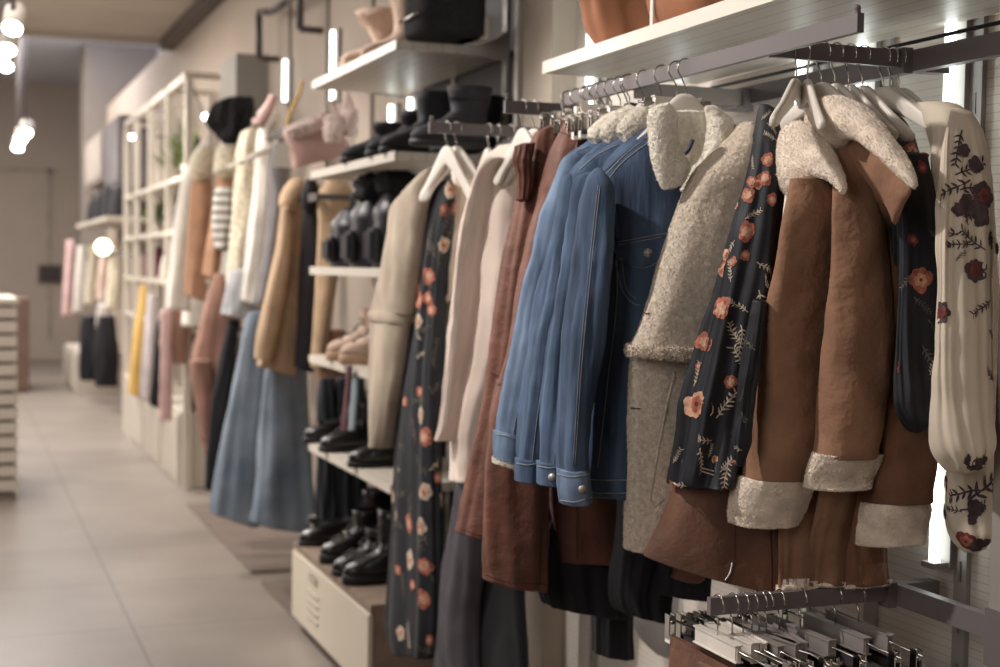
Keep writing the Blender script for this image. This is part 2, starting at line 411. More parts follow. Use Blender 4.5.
# ------------------------------------------------------------------ hangers
def hook_pts(p, d, L_=.07, r=.019):
    """steel hook wrapped over a rail whose top is p; d: hanger direction"""
    d = V(d); up = V((0, 0, 1)); c = p+up*(-r+.004); out = []
    for i in range(13):
        a = -.5+i/12*(pi+.9); out.append(c+d*(r*cos(a))+up*(r*sin(a)))
    e = out[-1]; out.append((e*.5+(p-up*(L_*.72))*.5)); out.append(p-up*(L_*.78)); out.append(p-up*(L_+.012))
    return out
def hanger(p, d, label, mt=PLAST, w=.2, group='pale moulded hangers on the upper rails', th=.012, dr=1.0, lo=0):
    p = V(p); d = V(d).normalized(); up = V((0, 0, 1)); nn = d.cross(up)
    t = thing('clothes_hanger', label, 'hanger', p, group)
    MB().tube(hook_pts(p, d, .07+lo), .0016, 6).build('hook', CHROME, t)
    topc = [(0, -.066), (.018, -.067), (.04, -.075), (.08, -.097), (.13, -.124), (w-.01, -.150), (w, -.160)]
    sx = w/.2
    topc = [(x*sx if i_ < 5 else x, -.066+(z+.066)*dr-lo) for i_, (x, z) in enumerate(topc)]
    botc = [(w-.005, -.172), (w-.03, -.170), (.12, -.146), (.06, -.123), (.02, -.108), (0, -.104)]
    botc = [(x*sx if i_ > 1 else x, -.066+(z+.066)*dr-lo) for i_, (x, z) in enumerate(botc)]
    tp = crv(topc, 3); bt = crv(botc, 3)
    half = tp+bt
    poly = half+[(-x, z) for x, z in reversed(half[1:-1])]
    mb = MB(); n = len(poly); rings = []
    cx = 0
    for o_, sc in ((-.5, .0), (-.5, 1), (-.2, 1.0), (.2, 1.0), (.5, 1), (.5, 0)):
        pass
    # strip form: top edge points paired with bottom edge points
    ns = 26; rings = []
    def ev(cv, t_):
        x = t_*(len(cv)-1); i = min(len(cv)-2, int(x)); q = x-i
        return (cv[i][0]*(1-q)+cv[i+1][0]*q, cv[i][1]*(1-q)+cv[i+1][1]*q)
    rb = list(reversed(bt))
    for i in range(-ns, ns+1):
        t_ = abs(i)/ns; s_ = 1 if i >= 0 else -1
        a = ev(tp, t_); b = ev(rb, t_)
        A = p+d*(a[0]*s_)+up*a[1]; B = p+d*(b[0]*s_)+up*b[1]
        mdl = (A+B)/2; h_ = (A-B)/2; rg = []
        for j in range(12):
            an = 2*pi*j/12
            rg.append(mdl+h_*(math.copysign(abs(cos(an))**.6, cos(an)))+nn*(th*.5*math.copysign(abs(sin(an))**.6, sin(an))))
        rings.append(rg)
    mb.rings(rings, 0, True, True); mb.build('hanger_body', mt, t)
    return t
def clip_hanger(p, d, label, mt=PLAST, bl=.075, w=.17, padm=None, group='clip hangers'):
    p = V(p); d = V(d).normalized(); up = V((0, 0, 1)); nn = d.cross(up)
    t = thing('clip_hanger', label, 'hanger', p, group)
    MB().tube(hook_pts(p, d, .06), .0017, 6).build('hook', CHROME, t)
    c = p-up*.086
    mb = MB(); bm = bmesh.new(); bmesh.ops.create_cube(bm, size=1)
    for v in bm.verts: v.co = c+d*(v.co.x*bl*2)+nn*(v.co.y*.012)+up*(v.co.z*.032)
    bmesh.ops.bevel(bm, geom=bm.edges[:], offset=.0025, segments=2, affect='EDGES'); mb.addbm(bm, 0, False); mb.build('centre_block', mt, t)
    for dz in (.004,):
        MB().tube([c-d*w+up*dz, c+d*w+up*dz], .0026, 6).build('rod', CHROME, t)
    for s_ in (-1, 1):
        q = c+d*(s_*(w-.02))-up*.012
        mb = MB()
        for k in (-1, 1): mb.obox(q+nn*(k*.006), d*.009, nn*.0012, up*.024, 0)
        mb.tube([q-d*.01+up*.01, q+d*.01+up*.01], .005, 8, 0)
        cl = mb.build('clip', CHROME, t)
        mb = MB()
        for k in (-1, 1): mb.obox(q+nn*(k*.004)-up*.024, d*.010, nn*.002, up*.008, 0)
        mb.build('clip_pad', padm or TAGW, cl)
    return t

# ================================================================== THE SHOP
WX = 1.82                        # face of the display wall
CZ = 3.54
TILE = mat('floor_tile', (138, 127, 118), .42, var=.07, vs=1.6, bump=.05, bs=60, c2=(126, 115, 106))
def tilemat():
    N = TILE.node_tree.nodes; L = TILE.node_tree.links; b = N['Principled BSDF']; tc = N['Texture Coordinate']
    sx = N.new('ShaderNodeSeparateXYZ'); L.new(tc.outputs['Object'], sx.inputs[0]); outs = []
    for ax, per, off in ((0, .88, .19), (1, .875, .12)):
        a = N.new('ShaderNodeMath'); a.operation = 'MULTIPLY_ADD'; a.inputs[1].default_value = 1/per; a.inputs[2].default_value = off/per; L.new(sx.outputs[ax], a.inputs[0])
        fr = N.new('ShaderNodeMath'); fr.operation = 'FRACT'; L.new(a.outputs[0], fr.inputs[0])
        lt = N.new('ShaderNodeMath'); lt.operation = 'LESS_THAN'; lt.inputs[1].default_value = .009; L.new(fr.outputs[0], lt.inputs[0]); outs.append(lt)
    mx = N.new('ShaderNodeMath'); mx.operation = 'MAXIMUM'; L.new(outs[0].outputs[0], mx.inputs[0]); L.new(outs[1].outputs[0], mx.inputs[1])
    src = b.inputs['Base Color'].links[0].from_socket
    m_ = N.new('ShaderNodeMix'); m_.data_type = 'RGBA'; m_.inputs[7].default_value = lin((98, 84, 74)); L.new(mx.outputs[0], m_.inputs[0]); L.new(src, m_.inputs[6]); L.new(m_.outputs[2], b.inputs['Base Color'])
tilemat()
# origins kept at the world origin so the tile joints fall where they should
def struct0(name, mb, m_):
    me = bpy.data.meshes.new(name); o = bpy.data.objects.new(name, me); COL.objects.link(o)
    me.from_pydata([p[:] for p in mb.v], [], mb.f)
    for mm in (m_ if isinstance(m_, (list, tuple)) else [m_]): me.materials.append(mm)
    me.polygons.foreach_set('material_index', mb.mi); me.update(); o['kind'] = 'structure'; return o
struct0('floor', MB().box((-5, -2.5, -.1), (2.7, 24, 0)), TILE)
RIBW = lined('ribbed_wall_panel', (216, 206, 195), 2, .0165, .1, dark=.72, rough=.6, bump=.35)
PLASTER = mat('wall_plaster', (168, 152, 138), .85, var=.03, vs=2)
WALLG = mat('wall_grey_beige', (164, 150, 138), .85, var=.03, vs=2)
BAND = mat('wall_band_grey', (128, 118, 110), .8, var=.03)
struct0('wall_right', MB().box((WX, -2.5, 0), (WX+.15, 4.06, CZ), 0).box((WX, 4.06, 0), (WX+.15, 24, CZ), 1), [RIBW, PLASTER])
struct0('wall_left', MB().box((-5.1, -2.5, 0), (-5, 24, 4.4)), PLASTER)
struct0('wall_far', MB().box((-5, 23.3, 0), (2.7, 23.5, 4.6)), WALLG)
struct0('wall_back', MB().box((-5, -2.6, 0), (2, -2.5, CZ)), PLASTER)
CEIL = lined('ceiling_boards', (172, 160, 147), 1, .33, .03, dark=.8, rough=.8)
struct0('ceiling', MB().box((-5, -2.5, CZ), (2.7, 12.95, CZ+.1)), CEIL)
HICE = mat('raised_ceiling_paint', (190, 192, 198), .85, var=.03)
struct0('trim_1', MB().box((-5, 12.95, 4.35), (2.7, 23.4, 4.45)), HICE)                # raised ceiling of the rear hall
struct0('trim_2', MB().box((-5, 12.95, CZ+.1), (2.7, 13.05, 4.4)), HICE)
struct0('trim_3', MB().box((2.45, 13.05, CZ), (2.55, 23.3, 4.35)), HICE)               # back of the light cove
struct0('trim_4', MB().box((1.55, 18.8, 0), (2.45, 19.6, 4.35)), BAND)                 # pier at the end of the cove
struct0('trim_5', MB().box((-5, 12.8, CZ-.05), (1.82, 12.93, CZ)), mat('trim_pale', (160, 148, 136), .7, var=.03))
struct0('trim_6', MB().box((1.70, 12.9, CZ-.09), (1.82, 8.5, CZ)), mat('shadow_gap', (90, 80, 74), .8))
struct0('trim_7', MB().box((1.74, 4.06, 0), (WX, 4.31, CZ)), mat('column_paint', (186, 172, 156), .7, var=.03)) # column between the bays
struct0('trim_8', MB().box((WX-.02, 4.36, 0), (WX, 5.55, CZ-.3)), DARKP)                # dark back panel of the shoe bay
struct0('trim_9', MB().box((WX-.02, 4.56, 0), (WX, 6.1, 1.62)), DARKP)
# vertical board joints of the wall behind the further bays
mb = MB()
for y in (6.35, 7.2, 8.1): mb.box((WX-.012, y, 1.6), (WX, y+.03, CZ))
struct0('trim_10', mb, mat('joint_shadow', (120, 108, 100), .8))
struct0('trim_11', MB().box((1.62, 8.75, 1.2), (WX, 9.3, 2.85)), mat('grey_box_panel', (150, 144, 136), .7, var=.03))
for y0, y1 in ((6.9, 9.0), (4.6, 6.7)):
    struct0('trim_12', MB().box((1.375, y0 if y0 > 5 else 4.5, .0), (1.82, y1 if y0 > 5 else 6.68, .012)), mat('plinth_mat', (112, 96, 86), .7, var=.1))

# far wall panels
mb = MB()
for x in (-1.2, -.35, .5, 1.35): mb.box((x, 23.27, .3), (x+.06, 23.3, 3.0))
mb.box((-2, 23.27, 2.95), (1.5, 23.3, 3.0))
struct0('trim_13', mb, mat('far_wall_moulding', (150, 136, 124), .8))

# ------------------------------------------------------------------ lights
def area(loc, rot_to, size, e, c=(255, 236, 214), spread=None):
    d = bpy.data.lights.new('area_light', 'AREA'); d.energy = e; d.size = size; d.color = lin(c)[:3]
    if spread: d.spread = spread
    o = bpy.data.objects.new('area_light', d); COL.objects.link(o); o.location = loc
    o.rotation_euler = (V(rot_to)-V(loc)).to_track_quat('-Z', 'Y').to_euler(); return o
def spot(loc, to, e, ang=45, r=.05, c=(255, 232, 205), bl=.4):
    d = bpy.data.lights.new('spot_light', 'SPOT'); d.energy = e; d.spot_size = math.radians(ang); d.spot_blend = bl; d.shadow_soft_size = r; d.color = lin(c)[:3]
    o = bpy.data.objects.new('spot_light', d); COL.objects.link(o); o.location = loc
    o.rotation_euler = (V(to)-V(loc)).to_track_quat('-Z', 'Y').to_euler(); return o
LC = (255, 247, 238)
spot((-.75, 2.7, 3.3), (1.45, 2.3, 1.4), 270, 46, .05, LC)
spot((-.6, 4.2, 3.3), (1.4, 3.55, 1.4), 260, 46, .05, LC)
spot((-.1, 5.7, 3.35), (1.5, 5.0, 1.4), 150, 50, .06, LC)
spot((0, 7.6, 3.35), (1.5, 6.9, 1.3), 220, 55, .06, LC)
spot((.1, 9.8, 3.35), (1.5, 9.6, 1.3), 220, 60, .06, LC)
spot((0, 14, 4.1), (1.3, 14, 1.2), 380, 65, .08, LC)
area((-.6, 6, 3.4), (-.6, 6, 0), 2.2, 85, LC)
area((-.4, 11, 3.4), (-.4, 11, 0), 2.5, 190, LC)
area((-2.5, 9, 2.6), (1.8, 9, 1.6), 2.5, 120, LC)
area((-.6, 17, 4.2), (-.2, 17, 0), 3.5, 420, LC)
area((-1.5, 17, 2.6), (0, 23.3, 2.0), 2.5, 50, LC)
area((-2.0, .6, 2.5), (1.4, 2.6, 1.2), 1.8, 40, LC)
area((2.1, 16, 3.7), (2.0, 16, 4.3), 1.0, 160, (215, 228, 255))
w = bpy.data.worlds.new('world'); SC.world = w; w.use_nodes = True
w.node_tree.nodes['Background'].inputs[0].default_value = lin((182, 170, 172)); w.node_tree.nodes['Background'].inputs[1].default_value = .33
SC.view_settings.view_transform = 'Standard'; SC.view_settings.look = 'None'; SC.view_settings.exposure = 0; SC.view_settings.gamma = 1

# ------------------------------------------------------------------ fixtures, near bay
RX = 1.68; AZ = 1.962            # wall rail position and its top
def bar(mb, a, b, w, h, mi=0):
    """flat bar from a to b (top centre line), w wide and h tall"""
    a, b = V(a), V(b); d = (b-a).normalized(); s_ = d.cross(V((0, 0, 1))).normalized()
    mb.obox((a+b)/2-V((0, 0, h/2)), d*((b-a).length/2), s_*(w/2), V((0, 0, h/2)), mi)
t = thing('wall_rail', 'long dark grey wall rail behind the coats, carrying the upper arms', 'rail', (RX, 3, AZ-.04))
mb = MB(); bar(mb, (RX, 1.3, AZ), (RX, 4.3, AZ), .022, .04); mb.build('rail_bar', DRAIL, t)
for y in (2.22, 2.95, 3.85):
    mb = MB(); mb.box((RX+.011, y-.015, AZ-.035), (WX-.035, y+.015, AZ-.005)); mb.build('bracket', DRAIL, t)
t = thing('wall_rail', 'dark grey lower wall rail crossing bottom right under the coats', 'rail', (RX, 3, .91))
mb = MB(); bar(mb, (RX, 1.3, .952), (RX, 4.3, .952), .022, .04); mb.build('rail_bar', DRAIL, t)
for y in (2.22, 2.95, 3.85):
    mb = MB(); mb.box((RX+.011, y-.015, .917), (WX-.035, y+.015, .947)); mb.build('bracket', DRAIL, t)
def arm(label, x0, y, z, knob=True, m_=DRAIL, h=.032):
    t = thing('display_arm', label, 'rail', (x0, y, z-h))
    mb = MB(); bar(mb, (x0, y, z), (RX-.012, y, z), .013, h); mb.build('arm_bar', m_, t)
    mb = MB(); mb.box((RX-.03, y-.016, z-.044), (RX-.0105, y+.016, z+.004)); mb.build('arm_clamp', DRAIL, t)
    if knob:
        mb = MB(); mb.tube([(x0+.008, y, z-.002), (x0+.008, y, z+.01)], .006, 10); mb.ball((x0+.008, y, z+.012), .007, 0); mb.build('stop_knob', m_, t)
    return t
arm('dark metal arm with camel coats and floral blouses hanging from it', 1.372, 2.2, AZ, False)
arm('pale grey metal arm bracing the denim jackets rail', 1.385, 2.77, AZ-.01, False, PALER, .034)
arm('metal arm holding the cream sweaters beside the brown trousers', 1.28, 3.285, AZ, True, RAIL)
arm('leftmost metal arm holding a beige suede coat and long floral dress', 1.275, 3.87, AZ, True, RAIL)
arm('lower dark metal arm carrying a row of clip hangers', 1.27, 2.2, .952, False)
t = thing('hanging_rail', 'long grey bar with a knobbed end holding the denim jackets', 'rail', (1.36, 2.5, AZ-.03))
mb = MB(); bar(mb, (1.36, 1.915, AZ), (1.36, 3.09, AZ), .013, .031); mb.build('rail_bar', RAIL, t)
mb = MB(); mb.tube([(1.36, 1.925, AZ-.002), (1.36, 1.925, AZ+.006)], .0055, 10); mb.ball((1.36, 1.925, AZ+.009), .006); mb.build('stop_knob', RAIL, t)
mb = MB(); mb.box((1.351, 3.085, AZ-.034), (1.369, 3.095, AZ+.003)); mb.build('end_cap', RAIL, t)

UNDER = lined('shelf_laminate', (205, 194, 180), 0, .052, .055, dark=.5, rough=.42, phase=.1, bump=.3)
WSHELF = mat('shelf_white', (212, 203, 190), .35, var=.03, vs=2)
def shelf(label, x0, y0, y1, z, th=.028, bracket=False):
    t = thing('wall_shelf', label, 'shelf', ((x0+WX)/2, (y0+y1)/2, z-th))
    mb = MB(); mb.rbox((x0, y0, z-th), (WX-.035, y1, z), .002, 0); mb.build('shelf_board', UNDER, t)
    mb = MB(); mb.box((x0-.004, y0, z-th-.001), (x0, y1, z+.001)); mb.build('front_edge', WSHELF, t)
    if bracket:
        for yy in (y0-.006, y1):
            mb = MB(); o_ = (0, yy+.003, 0)
            poly = [(x0+.2, z-.004), (x0+.22, z-.03), (WX-.03, z-.045), (WX-.03, z+.07), (WX-.08, z+.03), (WX-.14, z+.004), (x0+.26, z-.002)]
            mb.prism(poly, o_, (1, 0, 0), (0, 0, 1), (0, .005, 0)); mb.build('side_bracket', STEEL, t)
    return t
shelf('wide white shelf above the denim jackets and coats', 1.355, 1.75, 3.215, 2.052)
mb = MB(); mb.tube([(WX-.06, 1.9, 2.0), (WX-.06, 3.1, 2.0)], .004, 6)
tag(mb.build('cable', BLKP), 'thin black cable running under the back edge of the near shelf', 'cable')

def led(y, z0, z1, label, x=1.79):
    y *= 1.006
    t = thing('led_tube_light', label, 'light', (x, y, z0), 'vertical LED tubes on the wall')
    MB().tube([(x-.012, y, z0), (x-.012, y, z1)], .011, 12).build('glowing_tube', LED, t)
    mb = MB(); mb.box((x+.006, y-.022, z0-.01), (WX-.001, y+.022, z1+.01)); mb.box((x-.03, y-.018, z0-.012), (x+.02, y+.018, z0-.001)); mb.build('tube_holder', PALER, t)
for i, (y, z0, z1, lb) in enumerate([(2.2, .985, 2.35, 'lit LED tube behind the ivory floral blouses, shining below their cuffs'), (2.48, 1.2, 2.35, 'lit LED tube on the wall above the dark floral blouse'), (2.71, 1.2, 2.35, 'lit LED tube on the wall above the near camel coats'), (3.28, 1.2, 2.02, 'lit LED tube glimpsed behind the denim jackets hooks'), (3.84, 1.2, 2.5, 'lit LED tube left of the near shelf, behind the rust bags'),
        (5.62, 2.03, 2.25, 'short lit LED tube right of the black velvet boots'), (5.9, 2.03, 2.25, 'short lit LED tube left of the black velvet boots'), (6.93, 2.38, 2.73, 'lit LED tube left of the slouchy tan boots'), (8.03, 2.49, 2.73, 'furthest lit LED tube above the white hooded coat'), (5.2, 1.55, 1.86, 'small lit LED tube below the second shoe shelf')]):
    led(y, z0, z1, lb)
def upright(y, label, z0=0, z1=2.9, x=WX, m_=PALER, w=.018):
    mb = MB(); mb.box((x-.012, y-w, z0), (x-.001, y+w, z1))
    for k in range(int((z1-z0)/.1)): mb.box((x-.0135, y-.003, z0+.05+k*.1), (x-.012, y+.003, z0+.09+k*.1), 1)
    tag(mb.build('slotted_upright', [m_, DRAIL]), label, 'upright', 'slotted metal uprights')
upright(2.175, 'slotted metal upright beside the LED tube behind the ivory blouses')
upright(2.46, 'slotted metal upright beside the LED tube above the dark floral blouse')
upright(2.69, 'slotted metal upright beside the LED tube above the camel coats')
upright(3.83, 'slotted metal upright left of the near shelf')
_y = at(994, 400, X=1.66).y; mb = MB(); mb.box((1.66, _y-.05, 0), (1.70, _y-.005, 1.9)); mb.box((1.655, _y-.055, .87), (1.705, _y, .97), 1)
tag(mb.build('metal_post', [PALER, DRAIL]), 'pale metal post with dark collar at the right edge of the photo', 'post')
mb = MB(); mb.box((1.725, 4.315, 0), (1.755, 4.345, CZ))
tag(mb.build('metal_post', STEEL), 'steel post on the column edge right of the shoe shelves', 'post')

# ------------------------------------------------------------------ garments of the near bay
def garment(name, label, cat, plane, x, y, group=None):
    return thing(name, label, cat, on(plane, x, y), group)

# ---- denim jackets
G = 'denim jackets with sherpa collars'
def cuffband(t, plane, keys, mats_, seed, name='cuff', **kw):
    mb = MB(); loft(mb, keys, plane, seed=seed, top='flat', **kw); return mb.build(name, mats_, t)
# front jacket
p = ('Y', 2.52)
t = garment('denim_jacket', 'front blue denim jacket with sherpa collar and button chest pocket', 'jacket', p, 640, 480, G)
mb = MB()
loft(mb, [(650, 122, 664, 120, .02, 0), (636, 132, 676, 128, .035, 0), (614, 150, 684, 150, .05, 0), (600, 172, 716, 182, .06, .001), (603, 215, 716, 215, .065, .002), K(260, 603, 712, .07, .003), K(340, 598, 705, .072, .005), K(420, 586, 700, .07, .006), K(468, 580, 698, .07, .004), (580, 494, 696, 497, .07, .003)], p, M=14, N=128, waves=7, seed=1, wr=.006, ws=9, hem=.05)
bv = mb.bvh()
for run in ([(655, 132), (625, 155), (605, 176)], [(652, 140), (622, 163), (606, 184)], [(607, 244), (630, 240), (662, 234), (690, 232)], [(607, 247), (630, 243), (662, 237)],
            [(616, 246), (617, 300), (608, 380), (598, 468)], [(614, 240), (617, 255), (632, 266), (648, 267), (664, 257)], [(616, 262), (622, 290), (633, 303), (640, 305)], [(622, 262), (626, 288), (636, 299)], [(584, 478), (600, 480), (640, 480), (690, 480)], [(584, 491), (600, 493), (640, 493), (690, 494)]):
    seam(mb, bv, run, .0011, 1)
for run in ([(604, 182), (606, 215), (608, 244)], [(650, 136), (628, 151), (604, 172)]): seam(mb, bv, run, .002, 2, off=0)
mb.build('body', [DENIM, THREAD, THREADB], t)
h_ = hit(bv, 648, 253)
mb = MB(); mb.tube([h_[0]-h_[1]*.002, h_[0]+h_[1]*.004], .009, 16); mb.tube([h_[0]+h_[1]*.004, h_[0]+h_[1]*.0055], .0065, 16); mb.build('button', STEEL, t)
mb = MB(); c, n = h_; pf = []
patch(mb, bv, hit(bv, 640, 250)[0], hit(bv, 640, 250)[1], [(-.052, .022), (-.055, .018), (-.05, -.02), (0, -.034), (.05, -.018), (.055, .018), (.052, .024)], 0, .004)
mb.build('pocket_flap', DENIM, t)
mb = MB()
loft(mb, [(594, 168, 603, 170, .012, 0), (586, 176, 609, 180, .03, 0), (580, 192, 614, 196, .045, .001), (576, 230, 613, 232, .052, .002), (571, 275, 610, 275, .052, .003), K(330, 564, 606, .05, .004), K(390, 560, 595, .045, .003), K(440, 558, 588, .042, .002), K(468, 558, 587, .04, .001), (558, 482, 588, 480, .04, 0)], ('Y', 2.46), M=12, N=72, waves=5, seed=3, wr=.007, ws=16, hem=.02)
bv = mb.bvh()
for run in ([(598, 185), (590, 260), (580, 360), (573, 465)], [(600, 186), (592, 262), (582, 362), (575, 465)], [(560, 470), (572, 473), (586, 470)]): seam(mb, bv, run, .0007, 1)
mb.build('sleeve', [DENIM, THREAD, THREADB], t)
mb = MB(); loft(mb, [(557, 470, 589, 468, .043, 0), (557, 488, 591, 486, .044, .001), (560, 504, 592, 500, .042, .001)], ('Y', 2.455), M=8, N=72, waves=3, seed=4, hem=.02, wr=.003, ws=30)
bv = mb.bvh(); seam(mb, bv, [(558, 474), (572, 477), (589, 474)], .0011, 1); seam(mb, bv, [(561, 500), (575, 502), (591, 497)], .0011, 1)
c_ = mb.build('cuff', [DENIM_L, THREAD], t)
h_ = hit(bv, 582, 489)
MB().tube([h_[0]-h_[1]*.002, h_[0]+h_[1]*.003], .0075, 14).build('button', STEEL, c_)
# collar of the front jacket
mb = MB()
loft(mb, [(650, 110, 668, 103, .016, 0), (648, 122, 675, 112, .02, 0), (650, 142, 677, 128, .02, 0), (653, 162, 682, 150, .018, 0), (657, 178, 690, 166, .016, 0), (664, 189, 684, 182, .012, 0)], ('Y', 2.405), M=12, N=96, seed=5, wr=.003, ws=40, pile=.002, ps=230, hem='close', sq=.8)
loft(mb, [(704, 107, 716, 108, .018, 0), (708, 116, 728, 116, .022, 0), (708, 132, 735, 130, .022, 0), (704, 150, 730, 150, .022, 0), (690, 172, 716, 172, .02, 0), (680, 190, 700, 192, .015, 0)], ('Y', 2.43), M=12, N=96, seed=6, wr=.003, ws=40, pile=.002, ps=230, hem='close', sq=.8)
fuzz(mb, 30000, .0038, .0008, 3)
mb.build('collar', SHERPA, t)
mb = MB()
loft(mb, [(664, 112, 712, 112, .01, 0), (668, 130, 714, 130, .012, 0), (672, 158, 712, 158, .012, 0), (680, 182, 704, 182, .01, 0)], ('Y', 2.47), M=10, N=72, seed=7, pile=.002, ps=230, hem='close', comp=False)
fuzz(mb, 12000, .0038, .0008, 4)
mb.build('lining', SHERPA, t)
mb = MB(); q = [at(x, y, Y=2.44) for x, y in ((683, 155), (688, 150), (691, 143), (692, 140))]
mb.tube([v+V((0, -.004, 0)) for v in q], .0035, 6); mb.build('hanging_loop', THREADB, t)
hanger((1.36, 2.494, AZ), (1, -.05, 0), 'pale hanger inside the front denim jacket with sherpa collar', w=.15, dr=1.5)
# second, third, fourth jackets
J = [(2.605, 'second blue denim jacket from the front, button on its sleeve cuff', [(628, 130, 640, 128), (612, 142, 675, 138), (575, 168, 690, 170), (572, 200, 690, 200), (560, 330, 680, 330), (548, 480, 668, 482)],
      [(575, 180, 604, 184, .03), (569, 212, 601, 214, .036), (560, 262, 597, 262, .038), (552, 312, 588, 312, .038), (546, 362, 577, 362, .036), (540, 420, 568, 420, .04), (538, 462, 563, 462, .038), (537, 484, 562, 484, .038)], [(618, 132, 626, 142), (620, 122, 636, 138), (632, 110, 650, 128), (646, 102, 664, 118)]),
     (2.685, 'third blue denim jacket from the front, narrow sleeve between two others', [(612, 132, 624, 130), (594, 148, 668, 144), (566, 176, 680, 176), (560, 220, 680, 220), (545, 340, 670, 340), (530, 475, 655, 475)],
      [(560, 180, 588, 182, .03), (556, 210, 588, 212, .036), (545, 262, 575, 262, .037), (534, 312, 564, 312, .046), (527, 362, 555, 362, .043), (520, 420, 546, 420, .038), (516, 462, 541, 462, .036), (516, 481, 540, 481, .036)], [(601, 134, 609, 143), (603, 124, 619, 140), (614, 113, 632, 130), (628, 105, 646, 120)]),
     (2.765, 'rearmost blue denim jacket, faded outer sleeve with fleecy cuff edge', [(600, 126, 612, 124), (582, 144, 650, 142), (563, 160, 670, 160), (556, 200, 670, 200), (540, 330, 660, 330), (520, 470, 640, 470)],
      [(561, 160, 590, 164, .03), (549, 190, 582, 194, .036), (536, 235, 572, 237, .038), (523, 285, 558, 286, .038), (513, 335, 546, 336, .037), (503, 385, 534, 386, .043), (496, 425, 524, 430, .04), (495, 440, 522, 446, .04)], [(588, 136, 596, 144), (590, 128, 604, 141), (600, 118, 616, 132), (614, 111, 630, 124)])]
for i, (py, lb, body, slv, colr) in enumerate(J):
    p = ('Y', py); t = garment('denim_jacket', lb, 'jacket', p, 600, 480, G)
    mb = MB(); loft(mb, [b_+((.025, .04, .05, .055, .05, .05)[k], (.0, .001, .002, .003, .004, .003)[k]) for k, b_ in enumerate(body)], p, M=12, N=96, waves=6, seed=10+i, wr=.005, ws=10, hem=.04)
    bv = mb.bvh(); a_, b_ = body[2], body[1]
    seam(mb, bv, [(b_[0]+6, b_[1]+3), ((a_[0]+b_[0])/2+4, (a_[1]+b_[1])/2), (a_[0]+5, a_[1]+2)], .0013, 1)
    mb.build('body', [DENIM, THREAD], t)
    mb = MB(); loft(mb, [((slv[0][0]+slv[0][2])/2-4, slv[0][1]-7, (slv[0][0]+slv[0][2])/2+5, slv[0][1]-6, .012, 0)]+[s_+((0, .001, .002, .003, .003, .003, .002, .001)[k],) for k, s_ in enumerate(slv)], ('Y', py-.035), M=12, N=72, waves=5, seed=20+i, wr=.007, ws=16, hem=.02)
    bv = mb.bvh(); mid = [((s_[0]*.35+s_[2]*.65), (s_[1]+s_[3])/2) for s_ in slv[1:]]
    seam(mb, bv, mid, .0007, 1)
    mb.build('sleeve', [DENIM_L if i == 2 else DENIM, THREAD, THREADB], t)
    e = slv[-1]
    if i == 2: ck = [(494, 430, 522, 437, .042, 0), (493, 446, 521, 452, .043, 0), (493, 458, 519, 466, .041, 0)]
    else: ck = [(e[0]-1, e[1]-22, e[2]+1, e[3]-22, .039, 0), (e[0]-1, e[1]-8, e[2]+1, e[3]-8, .04, 0), (e[0]-1, e[1], e[2]+1, e[3], .039, 0)]
    mb = MB(); loft(mb, ck, ('Y', py-.038), M=6, N=64, seed=30+i, hem=.02, wr=.002, ws=30)
    bv = mb.bvh(); seam(mb, bv, [(ck[0][0]+2, ck[0][1]+4), ((ck[0][0]+ck[0][2])/2, ck[0][1]+6), (ck[0][2]-2, ck[0][3]+4)], .0011, 1)
    c_ = mb.build('cuff', [DENIM_L if i == 2 else DENIM, THREAD], t)
    if i == 2:
        mb = MB(); loft(mb, [(494, 457, 519, 464, .038, 0), (494, 461, 518, 468, .038, 0)], ('Y', py-.038), M=6, N=72, seed=35, pile=.003, ps=260, hem=.01); fuzz(mb, 4000, .006, .001, 8); mb.build('cuff_fleece', SHERPA, c_)
    if i == 0:
        h_ = hit(bv, 552, 477)
        if h_: MB().tube([h_[0]-h_[1]*.002, h_[0]+h_[1]*.003], .0075, 14).build('button', STEEL, c_)
    mb = MB(); loft(mb, [c+((.012, .022, .026, .02)[k], 0) for k, c in enumerate(colr)], ('Y', py-.06), M=12, N=80, seed=40+i, wr=.003, ws=20, pile=.0024, ps=230, hem='close', sq=.8); fuzz(mb, 14000, .0038, .0008, i)
    mb.build('collar', SHERPA, t)
    hanger((1.36, py-.01, AZ), (1, -.05, 0), 'pale hanger inside the '+('second', 'third', 'rearmost')[i]+' denim jacket from the front', w=.13, dr=1.5)
# more empty-looking hooks further along the bar (garments behind are hidden)
for i, y in enumerate((2.532, 2.745, 2.79, 2.835, 2.875, 2.915, 2.95)):
    clip_hanger((1.36, y, AZ), (1, -.05+.03*(i % 3), 0), 'white clip hanger packed on the denim rail between jackets and brown trousers', PLAST, .05, .085, group='packed clip hangers on the denim rail')

# ---- beige sherpa coat
p = ('Y', 2.40)
t = garment('sherpa_coat', 'beige sherpa teddy coat between the denim jackets and the black floral blouse', 'coat', p, 655, 550)
mb = MB()
loft(mb, [(736, 125, 754, 122, .03, 0), (723, 141, 760, 138, .045, 0), (706, 158, 764, 156, .055, 0), (690, 176, 764, 176, .06, .001), (677, 208, 760, 208, .05, .002), (665, 245, 755, 245, .052, .002), (653, 280, 748, 280, .052, .003), (642, 312, 740, 312, .052, .003), (632, 338, 734, 340, .052, .002), (628, 348, 730, 352, .052, .001)], p, M=16, N=150, waves=4, seed=50, wr=.006, ws=9, pile=.0012, ps=210, hem=.01)
bv = mb.bvh(); seam(mb, bv, [(650, 243), (655, 244), (661, 245)], .0016, 1, off=.0005); seam(mb, bv, [(634, 312), (641, 313), (650, 314)], .0016, 1, off=.0005)
fuzz(mb, 70000, .0034, .0008, 5)
mb.build('upper_body', [SHERPA_D, SEAMBR], t)
mb = MB()
